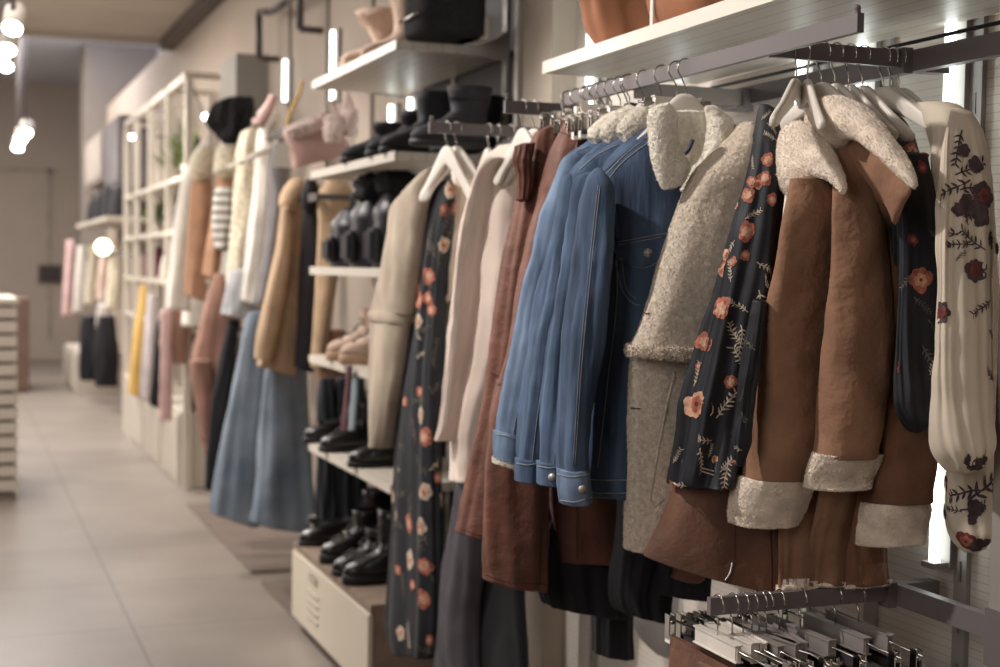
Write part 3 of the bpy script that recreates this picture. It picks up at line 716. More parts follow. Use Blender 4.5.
loft(mb, [(631, 352, 728, 356, .05, 0), (629, 375, 722, 378, .05, .002), (627, 420, 712, 420, .05, .003), (625, 470, 705, 470, .05, .003), (624, 520, 700, 520, .06, .002), (624, 549, 696, 551, .058, .001)], ('Y', 2.45), M=18, N=150, waves=4, seed=51, wr=.005, ws=9, pile=.0012, ps=210, hem=.03, jag=.003)
bv = mb.bvh(); seam(mb, bv, [(675, 372), (668, 400), (660, 440), (653, 480), (650, 498), (655, 505), (664, 498)], .003, 0, off=-.0008); seam(mb, bv, [(631, 408), (640, 409)], .0016, 1)
fuzz(mb, 60000, .0034, .0008, 6)
mb.build('lower_body', [SHERPA_D, SEAMBR], t)
mb = MB(); loft(mb, [(627, 345, 732, 349, .058, 0), (626, 351, 732, 356, .06, 0), (628, 356, 731, 361, .057, 0)], p, M=6, N=150, seed=52, pile=.0022, ps=200, wr=.003, ws=30, hem='close'); fuzz(mb, 15000, .006, .001, 7)
mb.build('waist_seam', SHERPA_D, t)

# ---- black floral blouse
hanger((1.43, 2.205, AZ), (.695, .719, 0), 'pale hanger seen nearly edge-on holding the near black floral blouse')
hanger((1.45, 2.2, AZ), (.38, .92, 0), 'pale hanger just behind the near black floral blouse, nearly edge-on', w=.15)
p = ('N', (1.40, 2.235, 1), (-.55, -.835, 0))
t = garment('floral_blouse', 'near black blouse with rust and cream flowers, beside the sherpa coat', 'blouse', p, 720, 470)
mb = MB()
loft(mb, [(761, 105, 773, 108, .012, 0), (757, 124, 778, 124, .02, 0), (753, 145, 781, 142, .03, .001), (745, 176, 783, 180, .038, .003), (733, 216, 781, 225, .045, .004), (719, 266, 777, 275, .05, .006), (704, 320, 768, 330, .052, .008), (692, 370, 760, 385, .054, .01), (683, 405, 756, 415, .055, .012), (679, 435, 751, 445, .055, .013), (672, 472, 742, 478, .055, .014), (672, 483, 740, 485, .055, .014)], p, M=16, N=128, waves=6, seed=60, wr=.006, ws=12, hem=.05)
floral(mb, [(768, 160, 'f0', .014), (765, 178, 'f0', .016), (776, 140, 's', .012), (752, 182, 'f0', .013), (748, 195, 'f0', .016), (775, 175, 'c', .018), (772, 200, 'f0', .013), (746, 232, 'f0', .02), (735, 240, 's', .014), (757, 262, 's', .016), (733, 262, 'f0', .012), (725, 266, 'f0', .01), (731, 282, 'c', .014), (722, 309, 'f0', .026), (745, 255, 'f0', .012), (748, 312, 'c', .015), (759, 290, 's', .02), (741, 325, 's', .018), (705, 342, 'f0', .02), (699, 366, 'f0', .008), (697, 404, 'f1', .03), (716, 418, 's', .022), (712, 440, 's', .018), (700, 448, 's', .018), (708, 458, 'c', .01), (728, 458, 'c', .02), (757, 330, 'f1', .016), (752, 370, 's', .02), (738, 400, 's', .014)], scatter=60, seed=61, kinds=((1, 2, 3), (2, 1, 4)), leaf=3, ssize=.014)
mb.build('body', FLM, t)
mb = MB()
loft(mb, [(753, 300, 766, 302, .02, .001), (746, 340, 762, 342, .024, .003), (738, 385, 757, 386, .026, .004), (736, 415, 753, 416, .026, .004), (733, 440, 750, 442, .022, .003), (733, 462, 744, 466, .012, .002)], ('N', (1.37, 2.12, 1), (-.55, -.835, 0)), M=12, N=64, waves=5, seed=62, wr=.006, ws=20, hem='close')
floral(mb, [(748, 420, 's', .014), (742, 450, 'c', .012), (755, 350, 's', .015)], 10, 63, ssize=.012)
mb.build('sleeve', FLM, t)

# ---- brown leather jacket under it
p = ('N', (1.43, 2.30, 1), (-.3, -.954, 0))
t = garment('leather_jacket', 'brown leather flared jacket hem below the black floral blouse, steel zip at its edge', 'jacket', p, 720, 590)
mb = MB()
loft(mb, [(688, 440, 800, 445, .03, 0), (678, 470, 802, 480, .05, .002), (664, 510, 806, 522, .06, .004), (650, 545, 812, 570, .065, .006), (647, 556, 812, 600, .065, .006)], p, M=14, N=128, waves=4, seed=70, wr=.006, ws=10, hem=.04)
bv = mb.bvh(); seam(mb, bv, [(733, 490), (735, 540), (732, 570)], .0012, 1, off=0); seam(mb, bv, [(770, 520), (772, 560), (772, 598)], .0014, 1, off=0)
mb.build('body', [LEATHER2, SEAMBR], t)
bvz = bv
mb = MB(); seam(mb, bvz, [(732, 562), (729, 574), (722, 584), (719, 592)], .0028, 0, off=.002); 
if mb.v: mb.build('zip', CHROME, t)
mb = MB(); loft(mb, [(690, 520, 722, 522, .02, 0), (686, 555, 716, 560, .03, .002), (672, 572, 704, 585, .03, .003)], ('X', 1.5), M=10, N=64, waves=3, seed=71, wr=.004, hem=.03)
mb.build('front_flap', LEATHER, t)

# ---- camel shearling coats
def coat(label, body, sleeve, cuff, plane, bp, sp, sm, seed, pile_hem=True):
    t = garment('shearling_coat', label, 'coat', plane, (body[-1][0]+body[-1][2])/2, body[-1][1], 'camel shearling coats')
    mb = MB(); loft(mb, body, bp, M=12, N=110, waves=4, seed=seed, wr=.005, ws=9, hem=.04); bv = mb.bvh()
    e = body[-1]; bb = mb.build('body', [sm, SEAMBR], t)
    if pile_hem:
        mb = MB(); loft(mb, [(e[0], e[1]-4, e[2], e[3]-4, e[4]*1.03, e[5]), (e[0], e[1]+1, e[2], e[3]+1, e[4]*1.03, e[5])], bp, M=5, N=110, waves=4, seed=seed, pile=.003, ps=240, hem=.02, top='none', jag=.003); fuzz(mb, 5000, .0038, .0008, seed); mb.build('fleece_hem', FLEECE, bb)
    if sleeve:
        mb = MB(); loft(mb, sleeve, sp, M=14, N=96, waves=3, seed=seed+1, wr=.009, ws=11, hem=.02); bv = mb.bvh()
        mb.build('sleeve', [sm, SEAMBR], t)
        mb = MB(); loft(mb, cuff, (sp[0], sp[1]), M=14, N=150, waves=3, seed=seed+2, wr=.004, ws=20, pile=.0018, ps=230, hem=.03, sq=.85); fuzz(mb, 26000, .0036, .0008, seed); mb.build('cuff', FLEECE, t)
    return t
# coat C (furthest right, low cuff)
tC = coat('camel shearling coat furthest right, wide fleece cuff hanging lowest', [(885, 150, 920, 160, .03, 0), K(230, 880, 928, .05, .002), K(330, 872, 930, .055, .003), K(430, 862, 925, .055, .003), K(500, 856, 905, .05, .004), (849, 538, 888, 538, .045, .004), (848, 585, 888, 585, .045, .004)],
     [K(200, 893, 926, .05), K(300, 893, 930, .055), K(380, 892, 932, .055, .002), (888, 440, 933, 445, .055, .003), (872, 480, 931, 490, .055, .002), (868, 500, 930, 505, .055, .001)], [(864, 500, 930, 506, .062, .001), (862, 512, 930, 518, .066, .001), (860, 530, 927, 538, .066, .001), (860, 540, 925, 547, .062, .001)], ('X', 1.60), ('X', 1.60), ('X', 1.60), SUEDE2, 80)
# coat B
tB = coat('camel shearling coat with the largest turned-back fleece collar', [(838, 140, 872, 138, .04, 0), (838, 170, 905, 185, .05, 0), (840, 200, 903, 212, .055, .001), (842, 250, 894, 258, .058, .003), K(330, 842, 890, .06, .004), K(430, 835, 885, .055, .004), K(500, 822, 872, .055, .004), K(545, 814, 858, .052, .006), (812, 575, 852, 590, .05, .006)],
     [(840, 146, 858, 142, .03, 0), (837, 180, 876, 178, .05, 0), (836, 220, 884, 222, .058, .001), K(280, 831, 889, .062, .002), K(340, 825, 891, .064, .003), K(400, 819, 889, .062, .002), (815, 440, 882, 450, .06, .001), (814, 452, 880, 462, .06, .001)], [(815, 446, 883, 461, .066, .001), (811, 456, 881, 472, .07, .001), (808, 470, 876, 487, .07, .001), (806, 478, 872, 495, .064, .001)], ('X', 1.53), ('X', 1.54), ('X', 1.485), SUEDE, 90)
mb = MB()
loft(mb, [(813, 126, 814, 114, .015, 0), (818, 142, 819, 102, .03, 0), (831, 155, 830, 96, .036, 0), (846, 140, 848, 99, .036, 0), (862, 142, 866, 112, .03, 0), (880, 154, 884, 132, .024, 0), (898, 172, 902, 156, .018, 0), (910, 185, 913, 176, .01, 0), (914, 188, 915, 184, .005, 0)], ('X', 1.46), M=14, N=130, seed=92, wr=.003, ws=20, pile=.0014, ps=210, hem='close', sq=.85)
fuzz(mb, 26000, seed=1)
mb.build('collar', FLEECE, tB)
mb = MB(); loft(mb, [(846, 138, 868, 143, .012, 0), (848, 152, 885, 158, .014, 0), (856, 168, 903, 175, .014, 0), (872, 188, 912, 190, .012, 0), (885, 206, 904, 206, .01, 0), (892, 222, 898, 222, .006, 0)], ('X', 1.485), M=10, N=80, seed=94, wr=.003, hem='close'); mb.build('lapel', SUEDE, tB)
# coat A
tA = coat('camel shearling coat nearest the aisle, fleece cuff lowest on the left', [(784, 150, 822, 150, .03, 0), K(200, 788, 838, .05, .001), K(260, 780, 838, .055, .002), K(330, 772, 834, .055, .003), K(420, 760, 828, .055, .004), K(500, 780, 825, .05, .004), (784, 560, 818, 560, .045, .005), (785, 585, 816, 590, .045, .005)],
     [(792, 180, 828, 178, .04, 0), (788, 210, 836, 208, .055, .001), (782, 250, 834, 250, .06, .001), K(300, 773, 831, .064, .002), K(350, 763, 827, .066, .003), K(400, 754, 823, .066, .002), (744, 445, 818, 452, .064, .001), (739, 466, 813, 486, .064, .001)], [(738, 465, 814, 488, .068, .001), (735, 476, 812, 500, .072, .001), (732, 498, 806, 522, .072, .001), (731, 511, 800, 534, .066, .001)], ('X', 1.47), ('X', 1.475), ('X', 1.41), SUEDE, 100)
mb = MB()
loft(mb, [(784, 186, 784, 134, .015, 0), (789, 195, 790, 124, .03, 0), (799, 196, 800, 121, .036, 0), (810, 188, 811, 128, .034, 0), (820, 178, 822, 142, .028, 0), (830, 180, 832, 158, .02, 0), (838, 188, 841, 174, .012, 0), (843, 194, 844, 188, .006, 0)], ('X', 1.42), M=14, N=120, seed=103, wr=.003, ws=20, pile=.0014, ps=210, hem='close', sq=.85)
fuzz(mb, 18000, seed=2)
mb.build('collar', FLEECE, tA)
# hangers on the arm
for x, d, lb in ((1.48, (.35, -.93, 0), 'pale hanger above the collar of the nearest camel coat'), (1.51, (.2, -.98, 0), 'pale hanger between the two front camel coats'), (1.54, (.1, -1, 0), 'pale hanger above the large fleece collar'), (1.57, (.15, -1, 0), 'pale hanger right of the large fleece collar'), (1.615, (.1, -1, 0), 'pale hanger above the far dark floral blouse'),
                 (1.635, (-.05, -1, 0), 'pale hanger holding the front ivory floral blouse'), (1.652, (0, -1, 0), 'pale hanger behind the front ivory floral blouse')):
    hanger((x, 2.2, AZ), d, lb, w=.13 if x < 1.6 else .18, dr=1.05, lo=.004)

# ---- far dark floral blouse
p = ('X', 1.60)
t = garment('floral_blouse', 'dark floral blouse with a ruffled cuff between camel coat and ivory blouses', 'blouse', p, 900, 500)
mb = MB()
loft(mb, [(877, 112, 892, 109, .02, 0), (874, 122, 906, 124, .03, 0), (880, 150, 918, 145, .04, .001), (888, 190, 929, 192, .045, .002), (889, 250, 934, 252, .045, .004), (886, 320, 930, 320, .045, .005), (880, 400, 922, 400, .045, .006), (868, 500, 905, 504, .04, .006)], p, M=12, N=96, waves=5, seed=110, wr=.005, ws=12, hem=.03)
floral(mb, [(917, 178, 'f0', .012), (908, 215, 's', .018), (905, 240, 'c', .014), (913, 282, 'f1', .022), (928, 300, 's', .02), (895, 460, 's', .03), (885, 480, 's', .03)], 40, 111, kinds=((4, 1, 3), (1, 2, 4)))
mb.build('body', FLM, t)
mb = MB()
loft(mb, [(905, 150, 922, 158, .03, 0), (905, 200, 932, 208, .04, .001), (904, 260, 936, 266, .042, .002), (900, 320, 937, 324, .044, .003), (897, 360, 940, 362, .046, .005), (895, 392, 943, 390, .048, .004), (898, 410, 941, 405, .045, .005), (904, 425, 934, 420, .03, .004), (910, 432, 925, 430, .015, .001)], ('X', 1.565), M=12, N=96, waves=6, seed=112, wr=.005, ws=14, hem='close')
floral(mb, [(922, 168, 'f0', .014), (920, 280, 'f1', .024), (928, 320, 's', .022), (922, 345, 's', .02), (930, 375, 'c', .012), (912, 240, 'f0', .012), (928, 230, 's', .015)], 12, 113, kinds=((4, 1, 3), (1, 2, 4)))
mb.build('sleeve', FLM, t)

# ---- ivory floral blouses
p = ('X', 1.68)
t = garment('floral_blouse', 'rear ivory floral blouse, pointed hem with branch print at the right edge', 'blouse', p, 970, 540, 'ivory floral blouses')
mb = MB()
loft(mb, [(960, 140, 978, 143, .02, 0), (958, 152, 986, 162, .035, 0), K(220, 955, 994, .045, .002), K(300, 952, 998, .05, .003), K(400, 950, 999, .05, .004), K(474, 948, 994, .045, .004), K(515, 945, 992, .04, .004), (952, 538, 991, 536, .03, .003), (965, 552, 984, 549, .015, .002)], p, M=12, N=96, waves=4, seed=120, wr=.005, ws=12, hem='close')
floral(mb, [(968, 500, 's', .04), (980, 490, 's', .03), (960, 510, 's', .03), (972, 520, 'f0', .012), (975, 545, 'f0', .018), (985, 543, 'f0', .012), (990, 180, 's', .02)], 20, 121, kinds=((3, 5, 4), (1, 2, 4)))
mb.build('body', FLW, t)
p = ('X', 1.64)
t = garment('floral_blouse', 'front ivory blouse with wine flowers and gathered balloon sleeve', 'blouse', p, 960, 470, 'ivory floral blouses')
mb = MB()
loft(mb, [(918, 103, 952, 102, .02, 0), (922, 112, 964, 108, .03, 0), (926, 130, 970, 124, .036, .001), (930, 160, 970, 158, .04, .002), (932, 220, 968, 220, .042, .003), K(320, 934, 966, .045, .004), K(440, 934, 962, .04, .004)], p, M=12, N=110, waves=7, seed=122, wr=.005, ws=12, hem=.03)
floral(mb, [(942, 160, 's', .024), (946, 205, 's', .018), (930, 160, 's', .015), (950, 220, 'f0', .012), (943, 250, 's', .012)], 6, 123, kinds=((3, 5, 4), (1, 2, 4)))
mb.build('body', FLW, t)
mb = MB()
loft(mb, [(952, 106, 968, 116, .02, 0), (950, 130, 978, 140, .04, .001), (948, 170, 985, 178, .05, .002), (945, 230, 988, 232, .055, .004), K(300, 940, 991, .056, .003), K(370, 936, 994, .058, .003), (933, 425, 996, 425, .058, .003), (934, 450, 995, 448, .052, .004), (944, 466, 987, 464, .035, .006), (950, 472, 980, 470, .025, .003)], ('X', 1.60), M=14, N=130, waves=8, seed=124, wr=.010, ws=11, hem='close')
floral(mb, [(963, 150, 'f0', .014), (970, 180, 's', .03), (960, 190, 's', .026), (958, 210, 'f0', .014), (984, 196, 'f1', .026), (982, 215, 'f0', .024), (968, 225, 's', .016), (985, 250, 's', .022), (974, 270, 'f1', .024), (958, 235, 's', .02), (962, 130, 's', .024), (975, 165, 'f0', .016), (955, 175, 's', .024), (990, 240, 'f0', .016), (940, 140, 's', .02), (966, 205, 'f0', .02), (980, 182, 's', .024), (972, 245, 's', .02), (990, 300, 's', .02), (988, 330, 's', .014), (978, 465, 'f0', .02), (968, 460, 'f0', .012), (955, 262, 's', .008)], 3, 125, kinds=((3, 5, 4), (4, 1, 3)))
mb.build('sleeve', FLW, t)

def pr(p):
    q = V(p)-CAM; t = q.dot(F); return (500+FPX*q.dot(R)/t, 333.5-FPX*q.dot(U)/t)
def zy(plane, x, z):
    lo, hi = -2000., 3000.
    for _ in range(40):
        mdd = (lo+hi)/2
        if on(plane, x, mdd).z > z: lo = mdd
        else: hi = mdd
    return lo

# ---- brown trousers on clip hangers
p = ('Y', 2.93)
t = garment('leather_trousers', 'brown leather trousers clipped at the waist beside the denim jackets, lower front leg', 'trousers', p, 540, 580, 'brown leather trousers')
mb = MB()
loft(mb, [(567, 120, 600, 130, .02, .001), (563, 128, 604, 139, .03, .002), (549, 155, 606, 165, .05, .004), (538, 205, 606, 210, .06, .006), (522, 265, 606, 268, .06, .006), (510, 335, 610, 335, .06, .006), (498, 385, 614, 390, .06, .006)], p, M=14, N=110, waves=5, seed=130, wr=.007, ws=10, hem=.02, top='open')
bv = mb.bvh()
for r_ in ([(566, 126), (584, 131), (602, 138)], [(560, 132), (580, 140), (602, 148)], [(575, 150), (590, 156), (603, 162)]): seam(mb, bv, r_, .0012, 1)
seam(mb, bv, [(582, 128), (578, 141), (575, 154)], .004, 0, off=.002)
mb.build('hip', [LEATHER, SEAMBR], t)
mb = MB(); loft(mb, [(498, 380, 560, 385, .06, .005), (489, 425, 556, 428, .06, .007), (483, 470, 551, 475, .06, .007), (483, 530, 549, 535, .06, .007), (486, 580, 546, 590, .058, .007)], p, M=12, N=100, waves=4, seed=131, wr=.007, ws=10)
bv = mb.bvh(); seam(mb, bv, [(485, 574), (510, 582), (545, 584)], .001, 1); seam(mb, bv, [(544, 440), (541, 520), (540, 585)], .0011, 1)
mb.build('leg', [LEATHER, SEAMBR], t)
mb = MB(); loft(mb, [(545, 380, 618, 385, .06, .004), (548, 450, 622, 455, .06, .005), (550, 520, 624, 520, .06, .006), (553, 560, 624, 560, .058, .006)], ('Y', 2.98), M=12, N=100, waves=4, seed=132, wr=.006, ws=10)
bv = mb.bvh(); seam(mb, bv, [(578, 450), (577, 560)], .0018, 1, off=0)
mb.build('leg', [LEATHER, SEAMBR], t)
p = ('Y', 3.04)
t = garment('leather_trousers', 'brown leather trousers with paperbag waist between cream sweaters and longer brown pair', 'trousers', p, 480, 530, 'brown leather trousers')
mb = MB()
loft(mb, [(536, 132, 562, 122, .02, .001), (531, 142, 562, 140, .03, .003), (524, 170, 562, 170, .045, .004), (515, 205, 560, 205, .05, .005), (504, 262, 552, 262, .05, .006), (495, 330, 540, 332, .05, .006), (486, 385, 530, 385, .05, .005), (475, 445, 520, 447, .05, .005), (464, 495, 512, 500, .05, .005), (456, 532, 508, 541, .05, .005)], p, M=12, N=100, waves=5, seed=133, wr=.008, ws=11)
bv = mb.bvh()
for r_ in ([(527, 160), (540, 164), (550, 168)], [(490, 372), (500, 376), (512, 377)], [(459, 528), (480, 535), (500, 536)]): seam(mb, bv, r_, .0014, 1)
mb.build('leg', [LEATHER, SEAMBR], t)
mb = MB(); loft(mb, [(515, 146, 534, 143, .02, .003), (514, 160, 532, 158, .022, .004), (517, 178, 532, 178, .018, .003), (516, 200, 528, 200, .014, .003)], ('Y', 3.0), M=10, N=70, waves=9, seed=134, wr=.004, ws=40, hem='close'); mb.build('paperbag_waist', [LEATHER], t)
for i, (x, y, py) in enumerate(((583, 96, 2.91), (567, 103, 2.965), (556, 110, 3.02), (545, 116, 3.06))):
    c = at(x, y, Y=py)
    q = thing('clip_hanger', ('clip hanger with a white paper tag above the longer brown trousers', 'clip hanger second from the white tag over the brown trousers', 'clip hanger third from the white tag over the brown trousers', 'clip hanger furthest left over the brown trousers')[i], 'hanger', c, 'trouser clip hangers')
    rt = V((1.36, py, AZ)) if i < 3 else V((1.36, 3.07, AZ))
    MB().tube(hook_pts(rt, V((1, 0, 0)), .05), .0017, 6).build('hook', CHROME, q)
    c2 = rt+V((0, 0, -.062)); e1 = at(x, y+14, Y=py)
    MB().tube([c2+V((.14, 0, 0)), c2, V((e1.x, py, c2.z)), ], .0026, 6).build('rod', CHROME, q)
    for k, ex in enumerate((V((e1.x, py, c2.z-.012)), c2+V((.12, 0, -.012)))):
        mb = MB()
        for kk in (-1, 1): mb.obox(ex+V((0, kk*.007, -.004)), V((.009, 0, 0)), V((0, .0014, 0)), V((0, 0, .026)))
        mb.tube([ex+V((-.011, 0, .008)), ex+V((.011, 0, .008))], .006, 8); mb.tube([ex+V((-.004, -.012, .012)), ex+V((-.004, .012, .016))], .002, 6)
        cl = mb.build('clip', CHROME, q)
        if i == 0 and k == 0:
            mb = MB(); mb.obox(ex+V((.004, -.013, 0)), V((.011, .002, .004)), V((0, .0012, 0)), V((-.009, 0, .033))); mb.build('paper_tag', TAGW, q)
    if i < 2: mb = MB(); mb.obox(c2+V((.03, 0, 0)), V((.06, 0, 0)), V((0, .007, 0)), V((0, 0, .017))); mb.build('centre_block', PLAST, q)

# ---- cream sweaters
def garm(name, label, cat, parts, m_, group=None, waves=5, wr=.006, ws=12, seed=0, M=10, N=72, hem=.03):
    """parts: list of (part name, plane, keys, material or None)"""
    p0 = parts[0][1]; k0 = parts[0][2]
    t = thing(name, label, cat, on(p0, (k0[-1][0]+k0[-1][2])/2, (k0[-1][1]+k0[-1][3])/2), group); out = [t]
    for i, (pn, pl, ks, mm) in enumerate(parts):
        mb = MB(); loft(mb, ks, pl, M=M, N=N, waves=waves, seed=seed+i*3+1, wr=wr, ws=ws, hem=hem); out.append(mb.build(pn, mm or m_, t))
    return out
garm('knit_sweater', 'cream long-sleeved sweater nearest the aisle, left of the brown trousers', 'sweater',
     [('body', ('X', 1.37), [(498, 146, 524, 144, .02, 0), (484, 160, 526, 156, .035, .001), (478, 180, 526, 180, .045, .002), (476, 230, 524, 230, .05, .003), K(300, 470, 520, .05, .004), K(380, 462, 505, .05, .004), K(440, 452, 490, .048, .004), (450, 478, 486, 484, .045, .004)], None),
      ('sleeve', ('X', 1.31), [(484, 156, 506, 158, .025, 0), (473, 176, 500, 178, .04, .001), (467, 206, 494, 206, .045, .002), (462, 240, 489, 240, .047, .003), K(285, 454, 486, .047, .004), K(330, 450, 480, .045, .004), K(380, 445, 470, .04, .003), (440, 425, 462, 427, .036, .002), (437, 438, 458, 442, .036, .001)], None)], CREAMK, 'cream sweaters', seed=140, N=90, wr=.009)
garm('knit_sweater', 'cream sweater between the front sweater and the brown trousers', 'sweater',
     [('body', ('X', 1.45), [(508, 158, 530, 156, .02, 0), (498, 172, 532, 170, .035, .001), (494, 200, 532, 200, .045, .002), K(300, 488, 520, .045, .003), K(400, 474, 505, .045, .003), K(455, 466, 495, .045, .003)], None),
      ('sleeve', ('X', 1.42), [(502, 170, 522, 168, .025, 0), (497, 185, 519, 185, .035, .001), (494, 230, 514, 230, .04, .002), K(300, 488, 506, .04, .003), K(380, 478, 496, .04, .003), K(445, 468, 486, .036, .002)], None)], CREAMW, 'cream sweaters', seed=150)
garm('knit_sweater', 'ivory top mostly hidden behind the two cream sweaters', 'sweater',
     [('body', ('X', 1.52), [(514, 168, 534, 166, .02, 0), (506, 180, 534, 178, .035, .001), (502, 210, 534, 210, .04, .002), K(300, 500, 525, .04, .003), K(420, 486, 510, .04, .003)], None)], CREAMW, 'cream sweaters', seed=155)
for i, (x, d, lb) in enumerate(((1.33, (.1, -1, 0), 'pale hanger in the cream sweater nearest the aisle'), (1.36, (.2, -1, 0), 'pale hanger in the second cream sweater'), (1.43, (0, -1, 0), 'pale hanger in the third cream sweater'))):
    hanger((x, 3.285, AZ), d, lb, w=.15, dr=1.3)
for i, x in enumerate((1.5, 1.56)): hanger((x, 3.285, AZ), (.05, -1, 0), 'pale hanger deep on the sweater arm near the wall', w=.15, dr=1.3, group='pale hangers deep on the sweater arm')

# ---- arm with beige suede coat and long floral dress
garm('suede_coat', 'stone suede coat with a turned seam, leftmost on its arm beside the long floral dress', 'coat',
     [('upper_body', ('X', 1.33), [(424, 170, 438, 168, .02, 0), (406, 190, 434, 186, .035, .001), (391, 208, 431, 205, .045, .001), (387, 238, 428, 238, .05, .002), (380, 277, 422, 278, .05, .003), (371, 310, 416, 316, .05, .002)], None),
      ('seam_roll', ('X', 1.33), [(370, 309, 416, 314, .055, 0), (369, 314, 416, 320, .057, 0), (371, 319, 415, 324, .053, 0)], SUEDE_L),
      ('lower_body', ('X', 1.33), [(371, 318, 414, 322, .05, .001), K(360, 370, 409, .05, .003), K(410, 370, 402, .05, .003), (370, 446, 397, 449, .048, .003)], None)], SUEDE_L, seed=160, wr=.006)
p = ('X', 1.38)
t = garment('floral_dress', 'long black dress with orange and cream flowers hanging to the floor', 'dress', p, 412, 655)
mb = MB()
loft(mb, [(438, 180, 452, 180, .015, 0), (431, 200, 455, 200, .025, .001), (426, 238, 453, 235, .035, .003), (417, 289, 448, 289, .04, .005), (411, 335, 445, 335, .042, .006), (402, 394, 441, 394, .045, .008), (396, 487, 440, 487, .048, .009), (393, 552, 440, 552, .05, .01), (389, 620, 440, 625, .052, .011), (393, 648, 437, 660, .052, .011)], p, M=14, N=110, waves=6, seed=170, wr=.005, ws=10)
floral(mb, [(444, 210, 'f0', .02), (443, 245, 'f1', .028), (420, 300, 'f0', .03), (418, 322, 'f1', .03), (422, 340, 'c', .02), (416, 358, 'c', .018), (405, 402, 'f0', .02), (424, 437, 'f0', .035), (416, 455, 's', .03), (424, 492, 'f1', .032), (420, 527, 'f1', .03), (404, 530, 's', .03), (424, 566, 'f0', .032), (404, 600, 's', .03), (413, 585, 'f0', .02), (430, 640, 'f0', .02), (440, 270, 's', .03), (432, 310, 'f0', .025), (400, 470, 'c', .03), (430, 470, 'c', .03), (410, 500, 's', .04), (428, 545, 's', .04), (398, 570, 'f0', .02), (408, 620, 'c', .03), (425, 600, 's', .04), (440, 380, 's', .03), (425, 400, 's', .03)], 160, 171, kinds=((1, 2, 3), (3, 2, 4)), ssize=.03)
mb.build('body', FLM, t)
garm('fleece_jacket', 'pale fleece jacket just right of the long floral dress', 'jacket', [('body', ('X', 1.44), [(455, 160, 472, 160, .02, 0), (452, 175, 475, 172, .035, .001), (455, 210, 474, 205, .04, .002), (456, 240, 470, 240, .04, .002), (452, 300, 465, 300, .035, .002)], None)], FLEECE, seed=175)
garm('camel_coat', 'camel coat sleeve showing between the long floral dress and cream sweater', 'coat', [('body', ('X', 1.48), [(448, 260, 475, 255, .03, .001), (443, 316, 470, 316, .04, .002), (432, 360, 462, 360, .04, .003), (424, 386, 455, 402, .04, .003)], None)], CAMEL, seed=178)
garm('denim_shirt', 'blue denim cuff peeping below the camel coat beside the long dress', 'shirt', [('body', ('X', 1.56), [(452, 270, 470, 270, .03, .001), (448, 330, 468, 330, .035, .001), (432, 385, 456, 390, .035, .002), (428, 402, 452, 412, .03, .002)], None)], DENIM, seed=179)
for i, (x, d, lb) in enumerate(((1.33, (.25, -1, 0), 'pale hanger above the stone suede coat'), (1.36, (.5, -.9, 0), 'pale hanger above the long black floral dress'), (1.46, (.1, -1, 0), 'pale hanger above the pale fleece jacket'), (1.49, (0, -1, 0), 'pale hanger right of the fleece jacket on the leftmost arm'), (1.53, (.15, -1, 0), 'rightmost pale hanger on the leftmost arm'))):
    hanger((x, 3.87, AZ), d, lb, w=.14, dr=1.5)

# ---- dark trousers under the sweaters, black dresses under the denim
garm('flared_trousers', 'charcoal flared trousers hanging below the cream sweaters', 'trousers', [('leg', ('X', 1.42), [(470, 440, 500, 440, .03, .001), K(490, 458, 492, .045, .004), K(560, 447, 486, .05, .006), K(620, 441, 480, .055, .007), K(672, 439, 480, .055, .007)], None)], CHAR, seed=180, waves=4)
garm('black_trousers', 'black trousers right of the charcoal flared trousers', 'trousers', [('leg', ('X', 1.5), [(480, 450, 520, 450, .03, .001), K(540, 478, 526, .045, .004), K(600, 474, 524, .05, .006), K(675, 470, 526, .05, .007)], None)], BLACKF, 'black garments on the low rail', seed=183, waves=4)
garm('black_dress', 'long black pleated dress hem below the brown trousers', 'dress', [('skirt', ('Y', 3.0), [K(116, 578, 592, .012), K(150, 576, 640, .03), K(300, 574, 645, .035), K(430, 570, 640, .04, .002), K(500, 550, 640, .06, .006), K(560, 532, 634, .06, .008), (545, 604, 628, 617, .06, .009)], None)], BLACKF, seed=186, waves=9, N=110)
garm('black_dress', 'black dress with the lowest narrow hem under the denim jackets', 'dress', [('skirt', ('Y', 3.08), [K(118, 572, 588, .012), K(150, 574, 650, .02), K(300, 584, 655, .02), K(430, 590, 660, .04, .002), K(520, 590, 650, .05, .004), K(600, 592, 634, .05, .005), (593, 652, 631, 657, .05, .005)], None)], BLACKF, seed=189, waves=7)
garm('black_dress', 'black pleated dress between sherpa coat and leather jacket hems', 'dress', [('skirt', ('Y', 2.85), [K(108, 606, 622, .012), K(150, 612, 680, .02), K(300, 620, 690, .02), K(430, 620, 700, .04, .002), K(520, 618, 695, .05, .005), K(590, 612, 672, .05, .007), (618, 610, 670, 622, .05, .008)], None)], BLACKF, seed=192, waves=9, N=110)
garm('black_skirt', 'short black hem just behind the leather jacket flap', 'skirt', [('skirt', ('Y', 2.78), [K(104, 622, 640, .012), K(150, 640, 690, .02), K(300, 660, 700, .02), K(430, 670, 720, .04, .002), K(520, 660, 712, .05, .004), (655, 592, 709, 598, .05, .005)], None)], BLACKF, seed=195, waves=6)
garm('grey_scarf', 'pale grey scarf hanging in a loop beyond the black dress hems', 'scarf', [('cloth', ('Y', 3.35), [K(540, 640, 700, .03, .004), K(600, 625, 712, .04, .008), K(635, 640, 710, .04, .01), K(656, 660, 700, .03, .008)], None)], mat('scarf_grey', (168, 164, 166), .9), seed=197, waves=6, hem='close')

